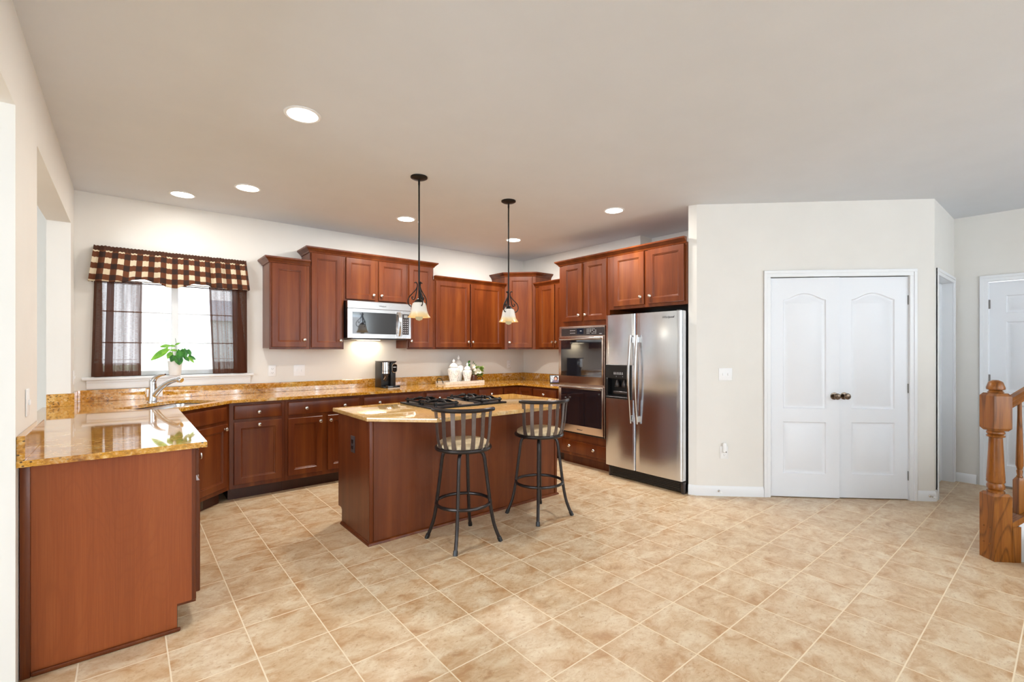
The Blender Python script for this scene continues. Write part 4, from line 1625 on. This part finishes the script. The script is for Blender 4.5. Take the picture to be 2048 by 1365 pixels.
def plate(name, label, cat, loc, rot, w=0.072, h=0.116, gang=1, kind='outlet', grp='wall plates'):
    t = thing(name, label, cat, loc, rot, grp)
    MB().box(-w / 2, w / 2, -0.006, -0.0005, -h / 2, h / 2, 0.003, 2).build('plate', M['white_plastic'], t)
    for gi in range(gang):
        cx = (gi - (gang - 1) / 2) * 0.046
        if kind == 'outlet':
            for z in (0.021, -0.021):
                o = MB().box(cx - 0.016, cx + 0.016, -0.008, -0.006, z - 0.014, z + 0.014, 0.002, 1).build('socket', M['white_plastic'], t)
                m = MB()
                m.box(cx - 0.008, cx - 0.0055, -0.0084, -0.0078, z - 0.003, z + 0.006)
                m.box(cx + 0.0055, cx + 0.008, -0.0084, -0.0078, z - 0.003, z + 0.006)
                m.box(cx - 0.002, cx + 0.002, -0.0084, -0.0078, z - 0.010, z - 0.006)
                m.build('slot', M['slot'], o, 0)
        else:
            o = MB().box(cx - 0.006, cx + 0.006, -0.014, -0.006, -0.012, 0.012, 0.002, 1).build('toggle', M['white_plastic'], t)
    return t


plate('wall_outlet', 'white outlet on the sink wall, nearer the window', 'outlet', (1.194, YA, 1.14), 0)
t = plate('wall_switch', 'double white switch plate on the sink wall below the tall cabinet', 'light switch', (1.464, YA, 1.137), 0, 0.116, 0.118, 2, 'switch')
plate('wall_outlet', 'white outlet on the sink wall near the corner, above the backsplash', 'outlet', (4.427, YA, 1.146), 0)
t = plate('wall_outlet', 'white outlet laid sideways in the backsplash behind the faucet', 'outlet', (0.202, YA - bt, 0.967), 0, 0.118, 0.072)
for ch in t.children:
    if ch.name.startswith('socket'):
        ch.rotation_euler = (0, PI / 2, 0)
plate('wall_switch', 'white switch seen edge-on on the left wall above the counter end', 'light switch', (XL, 2.978, 1.13), PI / 2, 0.076, 0.122, 1, 'switch')
plate('wall_switch', 'white switch seen edge-on on the left wall beside the sink corner', 'light switch', (XL, 5.33, 1.133), PI / 2, 0.076, 0.118, 1, 'switch')
q = cpt(-0.402)
plate('wall_switch', 'double white switch plate on the angled wall left of the double doors', 'light switch', (q.x, q.y, 1.134), ANG_C, 0.122, 0.116, 2, 'switch')
q = cpt(-0.415)
plate('wall_outlet', 'white outlet low on the angled wall with a night light plugged in', 'outlet', (q.x, q.y, 0.405), ANG_C)
q = cpt(-0.415, -0.009)
t = thing('plug_in_night_light', 'small white night light plugged into the low outlet', 'night light', (q.x, q.y, 0.425), ANG_C)
MB().box(-0.018, 0.018, -0.032, 0.0, -0.018, 0.072, 0.012, 4).build('housing', M['white_plastic'], t)
MB().lathe([(0.005, 0.03), (0.005, 0.0335), (0.0, 0.034)], 0.006, 0, -0.008, 10, '-y').build('sensor', M['slot'], t)

for lb, loc, ang in (('spring door stop on the baseboard left of the double doors', cpt(-0.466, -0.014), ANG_C),
                     ('spring door stop on the baseboard corner right of the double doors', cpt(sK3 - 0.05, -0.014), ANG_C)):
    t = thing('door_stop', lb, 'door stop', (loc.x, loc.y, 0.05), ang, 'door stops')
    MB().lathe([(0.011, 0.0005), (0.011, 0.006), (0.006, 0.01), (0.006, 0.05)], 0, 0, 0, 12, '-y').build('spring', M['nickel'], t)
    MB().lathe([(0.009, 0.05), (0.010, 0.062), (0.0, 0.066)], 0, 0, 0, 12, '-y').build('rubber_tip', M['white_plastic'], t)

# ------------------------------------------------------------------ curtains


def cloth(fn, nu, nv, uvf):
    me = bpy.data.meshes.new('cloth')
    vs = [fn(i / nu, j / nv) for j in range(nv + 1) for i in range(nu + 1)]
    fs = []
    for j in range(nv):
        for i in range(nu):
            a = j * (nu + 1) + i
            fs.append((a, a + 1, a + nu + 2, a + nu + 1))
    me.from_pydata(vs, [], fs)
    uv = me.uv_layers.new(name='UVMap')
    for p in me.polygons:
        for li in p.loop_indices:
            v = me.loops[li].vertex_index
            uv.data[li].uv = uvf(v % (nu + 1) / nu, v // (nu + 1) / nv)
    me.polygons.foreach_set('use_smooth', [True] * len(me.polygons))
    return me


def cloth_obj(name, me, mat, parent, thick=0.0):
    me.materials.append(mat)
    o = bpy.data.objects.new(name, me)
    me.name = name
    C.objects.link(o)
    o.parent = parent
    if thick:
        md = o.modifiers.new('thickness', 'SOLIDIFY')
        md.thickness = thick
        md.offset = 0
    return o


def smoothstep(a, b, x):
    u = min(1, max(0, (x - a) / (b - a)))
    return u * u * (3 - 2 * u)


def scallop(x):
    """height of the valance's lower edge"""
    pts = [(-0.26, 1.952), (-0.02, 1.958), (0.06, 1.985), (0.13, 1.994), (0.21, 1.972), (0.30, 1.938), (0.36, 1.934), (0.42, 1.958), (0.50, 1.986), (0.58, 1.985), (0.66, 1.966), (0.75, 1.962), (0.97, 1.966)]
    for (a, za), (b, zb) in zip(pts, pts[1:]):
        if a <= x <= b:
            return za + (zb - za) * smoothstep(a, b, x)
    return pts[-1][1] if x > 0 else pts[0][1]


def val_fn(u, v):
    # v 0 bottom .. 1 top ; u across including the returns to the wall
    z1 = 2.262
    if u < 0.05:
        xt = -0.214
        xb = -0.251
        y0 = YA - 0.004
        k = u / 0.05
        x = xb + (xt - xb) * v
        y = y0 + (5.36 - y0) * k
        zb = scallop(-0.25)
    elif u > 0.95:
        xt = 0.934
        xb = 0.965
        k = (u - 0.95) / 0.05
        x = xb + (xt - xb) * v
        y = 5.36 + (YA - 0.004 - 5.36) * k
        zb = scallop(0.96)
    else:
        k = (u - 0.05) / 0.90
        xt = -0.214 + 1.148 * k
        xb = -0.251 + 1.216 * k
        x = xb + (xt - xb) * v
        zb = scallop(xb)
        ph = k * 2 * PI * 9.5 + 1.3 * math.sin(k * 9)
        amp = 0.013 + 0.013 * (1 - v)
        y = 5.355 - 0.016 * (1 - v) + amp * math.sin(ph) * (0.6 + 0.4 * math.sin(k * 17 + 1))
        y += 0.004 * math.sin(k * 2 * PI * 46) * v ** 3
        z1 = 2.262 + 0.003 * math.sin(k * 2 * PI * 46 + 1)
    z = zb + (z1 - zb) * v
    return (x, y, z)


t = thing('valance', 'brown and cream buffalo-check valance over the sink window', 'curtain', (0, 0, 0))
cloth_obj('cloth', cloth(val_fn, 300, 20, lambda u, v: ((u - 0.05) / 0.9 * 1.33, scallop(-0.25 + 1.21 * u) - 1.95 + (2.262 - scallop(-0.25 + 1.21 * u)) * v)), M['check'], t, 0.0015)
t = thing('curtain_rod', 'thin brown rod carrying the checked valance', 'curtain rod', (0, 0, 0))
MB().tube([(-0.205, 5.372, 2.243), (0.925, 5.372, 2.243)], 0.005, 8).build('rod', M['brown_fabric'], t)
m = MB()
m.box(-0.21, -0.204, 5.37, YA - 0.001, 2.235, 2.251)
m.box(0.924, 0.93, 5.37, YA - 0.001, 2.235, 2.251)
m.build('bracket', M['brown_fabric'], t)
t = thing('cafe_curtain_rod', 'thin dark rod carrying the two brown curtain panels', 'curtain rod', (0, 0, 0))
MB().tube([(-0.225, 5.40, 1.962), (0.945, 5.40, 1.962)], 0.005, 8).build('rod', M['brown_fabric'], t)
m = MB()
m.box(-0.231, -0.224, 5.398, YA - 0.001, 1.954, 1.970)
m.box(0.944, 0.951, 5.398, YA - 0.001, 1.954, 1.970)
m.build('bracket', M['brown_fabric'], t)


def curtain(label, xt0, xt1, xb0, xb1, zb0, zb1, seed):
    t = thing('cafe_curtain', label, 'curtain', (0, 0, 0), 0, 'sheer curtains')
    ZT_ = 1.975

    def fn(u, v):
        x = (xb0 + (xt0 - xb0) * v) * (1 - u) + (xb1 + (xt1 - xb1) * v) * u
        ph = u * 2 * PI * 5.2 + seed
        am = 0.011 + 0.006 * math.sin(u * 11 + seed)
        x += 0.006 * math.sin(ph * 1.0 + 0.8) * (1 - 0.4 * v) * (1 if 0.05 < u < 0.95 else 0)
        y = 5.388 + am * math.sin(ph) * (0.55 + 0.45 * v) + 0.003 * math.sin(u * 2 * PI * 23) * v ** 4
        zb = zb0 + (zb1 - zb0) * u
        return (x, y, zb + (ZT_ - zb) * v)
    cloth_obj('cloth', cloth(fn, 120, 30, lambda u, v: (u, v * 0.846)), M['sheer'], t)
    # gathered edge folds where the voile doubles up
    for f0, f1 in (((0.27, 0.40),) if seed < 1.5 else ((0.60, 0.98),)):
        def fn2(u, v, f0=f0, f1=f1):
            p = fn(f0 + (f1 - f0) * u * (0.5 + 0.5 * (1 - v) if seed > 1.5 else 1), v)
            return (p[0], p[1] - 0.004 - 0.004 * math.sin(PI * u), p[2])
        cloth_obj('fold', cloth(fn2, 24, 20, lambda u, v: (0.5 * u, v * 0.846)), M['sheer_fold'], t)
    return t


def m_fold():
    tt = NT('brown_voile_folded')
    slub = tt.noise(tt.coord('UV', (14, 420, 1)), 1.0, 3)
    op = tt.math('ADD', 0.82, tt.math('MULTIPLY', slub, 0.2), True)
    df = tt.n('BsdfDiffuse', {'Color': srgb(92, 56, 42)})
    tr = tt.n('BsdfTranslucent', {'Color': srgb(104, 62, 46)})
    cl = tt.n('MixShader', {0: 0.35, 1: df, 2: tr})
    return tt.done(tt.n('MixShader', {0: op, 1: tt.n('BsdfTransparent'), 2: cl}))


M['sheer_fold'] = m_fold()
curtain('sheer brown curtain panel at the left side of the sink window', -0.213, 0.112, -0.233, 0.104, 1.130, 1.131, 1.0)
curtain('sheer brown curtain panel at the right side of the sink window', 0.622, 0.947, 0.654, 0.951, 1.131, 1.129, 2.0)

# ------------------------------------------------------------------ potted plant on the sill


def leaf_mesh(mb, base, tip, width, normal, curl=0.15, n=10, heart=True):
    base, tip = Vector(base), Vector(tip)
    d = tip - base
    L = d.length
    d.normalize()
    nrm = Vector(normal)
    nrm = (nrm - d * nrm.dot(d)).normalized()
    s = d.cross(nrm)
    rows = []
    for k in range(n + 1):
        u = k / n
        if heart:
            wv = width * (math.sin(PI * min(1, (u + 0.10) / 1.10)) ** 0.75) * (1 - 0.30 * u)
        else:
            wv = width * math.sin(PI * (0.04 + 0.96 * u)) ** 0.8
        c = base + d * (L * u) + nrm * (-curl * L * u * u)
        row = []
        for q in (-1, -0.5, 0, 0.5, 1):
            row.append(c + s * (wv * q) + nrm * (0.22 * wv * abs(q)))
        rows.append(row)
    if heart:
        for i, q in enumerate((-1, -0.5, 0, 0.5, 1)):
            rows[0][i] = rows[0][i] - d * (0.10 * L * abs(q))
    mb.loops(rows, cap0=False, cap1=False, closed=False)


t = thing('potted_plant', 'green heart-leaved plant in a white pot on the window sill', 'plant', (0.352, 5.375, WZ0))
MB().lathe([(0.044, 0.0005), (0.046, 0.004), (0.060, 0.128), (0.062, 0.135), (0.057, 0.135), (0.050, 0.115), (0.0, 0.112)], 0, 0, 0, 32).build('pot', M['ceramic'], t)
MB().lathe([(0.0515, 0.113), (0.03, 0.118), (0.0, 0.12)], 0, 0, 0, 20).build('soil', M['soil'], t)
# leaves as (base, tip) measured in the window plane: x, z offsets from the pot foot
LV = [((-0.055, 0.245), (-0.185, 0.143), 0.034, 'leaf_light', -0.03), ((-0.045, 0.275), (-0.118, 0.268), 0.020, 'leaf_light', -0.05),
      ((0.0, 0.272), (-0.055, 0.278), 0.012, 'leaf_light', -0.02), ((0.012, 0.232), (-0.045, 0.236), 0.013, 'leaf_light', -0.06),
      ((0.035, 0.235), (0.028, 0.135), 0.036, 'leaf', -0.075), ((0.02, 0.17), (0.028, 0.098), 0.040, 'leaf', -0.085),
      ((0.062, 0.245), (0.080, 0.165), 0.032, 'leaf', -0.05), ((0.05, 0.235), (0.058, 0.17), 0.022, 'leaf', -0.065),
      ((0.098, 0.24), (0.122, 0.178), 0.020, 'leaf', -0.02), ((0.105, 0.178), (0.165, 0.143), 0.020, 'leaf', 0.0),
      ((0.098, 0.170), (0.148, 0.115), 0.017, 'leaf_light', -0.03), ((0.066, 0.175), (0.108, 0.128), 0.020, 'leaf', -0.05),
      ((-0.03, 0.215), (-0.058, 0.155), 0.026, 'leaf_light', -0.02), ((-0.012, 0.185), (-0.036, 0.128), 0.028, 'leaf', -0.07),
      ((0.0, 0.285), (0.04, 0.305), 0.010, 'leaf_light', -0.03)]
for key in ('leaf', 'leaf_light'):
    m = MB()
    for (b, e, wd_, kk, yo) in LV:
        if kk == key:
            leaf_mesh(m, (b[0], yo * 0.7, b[1]), (e[0], yo, e[1]), wd_, (0.1, -1.0, 0.45), 0.10)
    m.build('leaves', M[key], t, 60)
m = MB()
for (b, e, wd_, kk, yo) in LV:
    m.tube(bez([(b[0] * 0.15, yo * 0.1, 0.112), (b[0] * 0.5, yo * 0.35, 0.112 + (b[1] - 0.112) * 0.7), (b[0], yo * 0.7, b[1])], 5), 0.0016, 6)
m.tube(bez([(0.004, -0.01, 0.115), (0.01, -0.02, 0.26), (0.0, -0.03, 0.345)], 5), 0.0018, 6)
m.build('stems', M['leaf_olive'], t)

# ------------------------------------------------------------------ coffee maker
t = thing('coffee_maker', 'black single-serve coffee maker on the counter below the microwave', 'coffee maker', (2.30, 5.12, ZT), 0)
m = MB()
m.box(0.0, 0.165, 0.075, 0.25, 0.0, 0.30, 0.008, 2)                   # tank and column
m.box(0.0, 0.165, 0.0, 0.25, 0.0, 0.018, 0.004, 2)                    # foot
m.box(0.10, 0.165, 0.03, 0.10, 0.018, 0.30, 0.008, 2)
m.build('body', M['black_plastic'], t, 30)
MB().box(0.0, 0.170, 0.02, 0.25, 0.301, 0.315, 0.005, 2).build('lid', M['dark_panel'], t)
MB().lathe([(0.044, 0.20), (0.044, 0.30), (0.0, 0.301)], 0.055, 0.065, 0, 24).build('brew_head', M['steel'], t)
MB().lathe([(0.046, 0.168), (0.046, 0.195)], 0.055, 0.065, 0, 24).build('trim_band', M['steel_handle'], t)
MB().lathe([(0.010, 0.075), (0.022, 0.09), (0.026, 0.13), (0.033, 0.14), (0.033, 0.165)], 0.055, 0.065, 0, 20).build('pod_holder', M['dark_panel'], t)
m = MB()
m.box(0.03, 0.18, -0.055, 0.06, 0.001, 0.032, 0.004, 2)
m.build('drip_tray', M['black_gloss'], t, 30)
MB().box(0.028, 0.182, -0.057, -0.05, 0.0005, 0.006, 0.001, 1).build('tray_edge', M['steel_handle'], t)
rim = [(0.137 + a, 0.020, 0.232 + b) for a, b in rrect(0, 0, 0.031, 0.052, 0.031, 8)]
m = MB()
m.loops([rim, [(x, 0.004, z) for x, y, z in rim]], True, True)
p = m.build('control_pad', M['black_gloss'], t, 30)
MB().tube([(x, 0.004, z) for x, y, z in rim], 0.003, 6, closed=True).build('pad_rim', M['steel_handle'], p)
MB().box(0.119, 0.155, 0.0022, 0.0042, 0.240, 0.247).build('pad_marking', M['mark'], p, 0)
m = MB()
m.tube([(0.012, 0.03, 0.10), (0.03, 0.02, 0.135)], 0.003, 6)
m.build('lever', M['steel_handle'], t)

# ------------------------------------------------------------------ tray, jars, flowers
TRY = (3.43, 5.235)
t = thing('serving_tray', 'whitewashed tray with black end handles holding the jars', 'tray', (TRY[0], TRY[1], ZT))
a, b = 0.305, 0.125
m = MB()
m.box(-a, a, -b, b, 0.001, 0.009)
m.box(-a, a, -b, -b + 0.010, 0.009, 0.036)
m.box(-a, a, b - 0.010, b, 0.009, 0.036)
m.box(-a, -a + 0.010, -b + 0.010, b - 0.010, 0.009, 0.036)
m.box(a - 0.010, a, -b + 0.010, b - 0.010, 0.009, 0.036)
m.build('tray_body', M['tray_wood'], t, 0)
for sx in (-1, 1):
    pts = bez([(sx * (a + 0.004), -0.07, 0.018), (sx * (a + 0.012), -0.066, 0.055), (sx * (a + 0.016), -0.03, 0.076), (sx * (a + 0.016), 0.03, 0.076), (sx * (a + 0.012), 0.066, 0.055), (sx * (a + 0.004), 0.07, 0.018)], 6)
    MB().tube(pts, 0.005, 8).build('handle', M['black_iron'], t)


def ginger_jar(x, y, h, r, label, pier=True):
    t = thing('ginger_jar', label, 'jar', (x, y, ZT + 0.0095), 0, 'white ginger jars')
    hb = h * 0.66
    MB().lathe([(r * 0.58, 0), (r * 0.60, 0.004), (r * 0.62, hb * 0.10), (r * 0.80, hb * 0.42), (r, hb * 0.74), (r * 0.96, hb * 0.88), (r * 0.70, hb * 0.97), (r * 0.55, hb), (r * 0.55, hb + 0.004)], 0, 0, 0, 36).build('jar_body', M['jar'], t)
    z = hb + 0.002
    lid = MB().lathe([(r * 0.72, z), (r * 0.74, z + 0.006), (r * 0.70, z + h * 0.05), (r * 0.52, z + h * 0.12), (r * 0.25, z + h * 0.165), (r * 0.12, z + h * 0.18)], 0, 0, 0, 36).build('lid', M['ceramic'], t)
    zf = z + h * 0.18
    MB().lathe([(r * 0.12, zf), (r * 0.22, zf + h * 0.03), (r * 0.26, zf + h * 0.06), (r * 0.16, zf + h * 0.11), (r * 0.04, zf + h * 0.155), (0, zf + h * 0.16)], 0, 0, 0, 20).build('finial', M['ceramic'], lid)
    return t


ginger_jar(3.305, 5.205, 0.318, 0.079, 'plump white pierced ginger jar at the left of the tray')
ginger_jar(3.437, 5.292, 0.362, 0.072, 'tallest white pierced ginger jar, standing behind the other two')
ginger_jar(3.492, 5.165, 0.265, 0.062, 'smallest white ginger jar at the front of the tray, beside the flowers')

t = thing('flower_arrangement', 'white flowers and greenery in a brown glass vase on the tray', 'flowers', (3.632, 5.240, ZT + 0.0095))
MB().lathe([(0.052, 0.0), (0.056, 0.004), (0.060, 0.05), (0.058, 0.095), (0.054, 0.10), (0.050, 0.095), (0.050, 0.012), (0.0, 0.010)], 0, 0, 0, 28).build('vase', M['vase_glass'], t)
rnd = random.Random(4)
m1, m2, m3, ms = MB(), MB(), MB(), MB()
for k in range(150):
    a = rnd.uniform(-0.6, 0.9) if k % 3 else rnd.uniform(-1.5, 1.5)
    r0 = rnd.uniform(0.02, 0.115)
    bx, by, bz = math.cos(a) * r0, math.sin(a) * r0 * 0.7 - 0.01, 0.09 + rnd.uniform(0.0, 0.11)
    ln = rnd.uniform(0.035, 0.06)
    tx, ty, tz = bx + math.cos(a) * ln, by + math.sin(a) * ln, bz + rnd.uniform(-0.02, 0.03)
    leaf_mesh(m1, (bx, by, bz), (tx, ty, tz), rnd.uniform(0.008, 0.014), (rnd.uniform(-0.4, 0.4), -0.7, 0.7), 0.1, 5, False)
for k in range(6):
    bx, bz = -0.085 + rnd.uniform(-0.03, 0.03), 0.235 + rnd.uniform(-0.03, 0.035)
    leaf_mesh(m2, (bx, -0.01, bz), (bx + rnd.uniform(-0.03, 0.03), -0.03, bz + rnd.uniform(0.01, 0.03)), 0.014, (0, -1, 0.4), 0.1, 5, False)
    ms.tube(bez([(0, 0, 0.02), (-0.03, 0, 0.14), (bx, -0.01, bz)], 4), 0.0014, 5)


def bloom(mb, x, y, z, r, n=9):
    for k in range(n):
        a = 2 * PI * k / n + (k % 2) * 0.2
        el = 0.25 + 0.5 * (k % 3) / 2
        d = Vector((math.cos(a) * math.cos(el), -abs(math.sin(el)) * 0.6 + 0.4 * math.sin(a) * 0.3, math.sin(a) * math.cos(el)))
        leaf_mesh(mb, (x, y, z), (x + d.x * r, y + d.y * r - 0.006, z + d.z * r), r * 0.42, (0.05, -1, 0.1), -0.2, 5, False)


for (x, z, r) in ((-0.060, 0.215, 0.042), (-0.045, 0.180, 0.036), (0.006, 0.150, 0.042), (0.042, 0.140, 0.038), (0.024, 0.172, 0.032), (-0.020, 0.13, 0.032)):
    bloom(m3, x, -0.085, z, r)
    ms.tube(bez([(0, 0, 0.02), (x * 0.4, -0.02, 0.1), (x, -0.082, z)], 4), 0.0014, 5)
for k in range(3):
    x = -0.01 + 0.02 * k
    ms.tube(bez([(0, 0, 0.02), (x, 0, 0.16), (x + 0.01, -0.01, 0.27 - 0.02 * k)], 4), 0.0013, 5)
    leaf_mesh(m2, (x + 0.01, -0.01, 0.255 - 0.02 * k), (x + 0.012, -0.02, 0.285 - 0.02 * k), 0.006, (0, -1, 0.2), 0.1, 5, False)
m1.build('foliage', M['leaf_olive'], t, 60)
m2.build('sprig_leaves', M['leaf'], t, 60)
m3.build('blossoms', M['petal'], t, 60)
ms.build('stems', M['leaf_olive'], t)

# ------------------------------------------------------------------ small picture display by the oven tower
t = thing('digital_photo_frame', 'small black picture display leaning on the counter beside the oven tower', 'photo frame', (4.415, 4.45, ZT), -CAM_YAW)
lean = Matrix.Rotation(math.radians(-16), 4, 'X')
m = MB()
m.box(-0.068, 0.068, 0.0, 0.014, 0.0, 0.112, 0.004, 2, Matrix.Translation((0, 0, 0.003)) @ lean)
m.box(-0.05, 0.05, 0.02, 0.07, 0.0005, 0.03, 0.008, 2)
m.build('frame', M['black_plastic'], t)
me = bpy.data.meshes.new('picture')
c, s = math.cos(math.radians(16)), math.sin(math.radians(16))
V = [(x, -0.001 * c + z * s - 0.0003, z * c + 0.0027) for x, z in rect(-0.058, 0.058, 0.010, 0.102)]
me.from_pydata(V, [], [(0, 1, 2, 3)])
uv = me.uv_layers.new(name='UVMap')
for li, q in enumerate(((0, 0), (1, 0), (1, 1), (0, 1))):
    uv.data[li].uv = q
me.materials.append(M['picture'])
o = bpy.data.objects.new('picture', me)
C.objects.link(o)
o.parent = t

# ------------------------------------------------------------------ staircase foot at the right edge
NPX, NPY = 4.376, 0.344
AS = -PI / 4                       # stairs climb along (+x, -y)
t = thing('staircase', 'oak newel post with handrail and balusters at the foot of the stairs', 'staircase', (NPX, NPY, 0), AS)
hs = 0.053


def sqring(h, z):
    return [(-h, -h, z), (h, -h, z), (h, h, z), (-h, h, z)]


m = MB()
m.loops([sqring(hs, 0.0), sqring(hs, 0.418), sqring(hs - 0.012, 0.434)], True, True)
m.loops([sqring(hs - 0.012, 0.838), sqring(hs, 0.856), sqring(hs, 1.064), sqring(hs - 0.012, 1.082)], True, True)
m.lathe([(0.036, 0.428), (0.044, 0.434), (0.044, 0.446), (0.035, 0.452), (0.044, 0.462), (0.045, 0.478), (0.038, 0.496), (0.044, 0.502), (0.046, 0.510), (0.044, 0.520), (0.045, 0.528),
         (0.041, 0.60), (0.034, 0.775), (0.033, 0.792), (0.045, 0.798), (0.046, 0.806), (0.037, 0.812), (0.045, 0.820), (0.044, 0.830), (0.036, 0.840)], 0, 0, 0, 32)
m.lathe([(0.034, 1.078), (0.041, 1.086), (0.034, 1.096), (0.031, 1.100), (0.045, 1.106), (0.046, 1.118), (0.036, 1.150), (0.030, 1.158), (0.014, 1.166), (0.0, 1.167)], 0, 0, 0, 32)
nw = m.build('newel_post', M['oak'], t, 30)
m = MB()
for z in (0.105, 0.21):
    for x in (-0.022, 0.022):
        m.lathe([(0.006, 0.0005), (0.005, 0.004), (0, 0.005)], x, 0, z, 10, '-y')
        tb = [(0, 0)]
mm = m
mm.build('plug', M['oak'], t, loc=(-hs, 0, 0), rot=(0, 0, -PI / 2))
SL = 0.66
# handrail
prof = [(-0.030, -0.030), (0.030, -0.030), (0.032, -0.012), (0.024, 0.002), (0.030, 0.016), (0.022, 0.030), (-0.022, 0.030), (-0.030, 0.016), (-0.024, 0.002), (-0.032, -0.012)]
m = MB()
m.loops([[(x, yy, 1.004 + (x - hs) * SL + zz_) for yy, zz_ in prof] for x in (hs - 0.004, 2.2)], True, True)
m.build('handrail', M['oak'], t, 30)
# sloping curb: oak cap on a painted skirt
m = MB()
m.loops([[(x, yy, 0.235 + (x - hs) * SL + zz_) for yy, zz_ in ((-0.055, -0.02), (0.055, -0.02), (0.055, 0.02), (-0.055, 0.02))] for x in (hs - 0.002, 2.2)], True, True)
m.box(hs - 0.002, hs + 0.05, -0.055, 0.05, 0.0, 0.23)
m.build('curb_cap', M['oak'], t, 30)
m = MB()
m.prism([(hs + 0.05, 0), (2.2, 0), (2.2, 0.215 + (2.2 - hs) * SL), (hs + 0.05, 0.215 + 0.05 * SL)], -0.04, 0.04, mat=Matrix.Rotation(PI / 2, 4, 'X'))
m.build('skirt_wall', M['trim'], t, 0)
for k in range(7):
    x = 0.142 + k * 0.14
    zb = 0.255 + (x - hs) * SL
    zt = 0.974 + (x - hs) * SL
    m = MB()
    h = 0.022
    m.loops([[(x - h, -h, zb - 0.018), (x + h, -h, zb + 0.01), (x + h, h, zb + 0.01), (x - h, h, zb - 0.018)],
             [(x - h, -h, zb + 0.20), (x + h, -h, zb + 0.20), (x + h, h, zb + 0.20), (x - h, h, zb + 0.20)],
             [(x - 0.012, -0.012, zb + 0.222), (x + 0.012, -0.012, zb + 0.222), (x + 0.012, 0.012, zb + 0.222), (x - 0.012, 0.012, zb + 0.222)]], True, True)
    m.lathe([(0.012, 0.215), (0.016, 0.226), (0.012, 0.236), (0.0155, 0.262), (0.012, 0.272), (0.019, 0.30), (0.017, 0.40), (0.011, 0.62), (0.010, zt - zb + 0.005)], x, 0, zb, 16)
    m.build('baluster', M['oak'], t, 30)
# carpeted steps on the viewer's side of the curb
m = MB()
for k in range(6):
    m.box(0.13 + k * 0.27, 0.13 + (k + 1) * 0.27 + 0.02, -1.0, -0.057, 0.0, 0.185 * (k + 1), 0.02, 3)
m.build('carpeted_step', M['carpet'], t, 30)
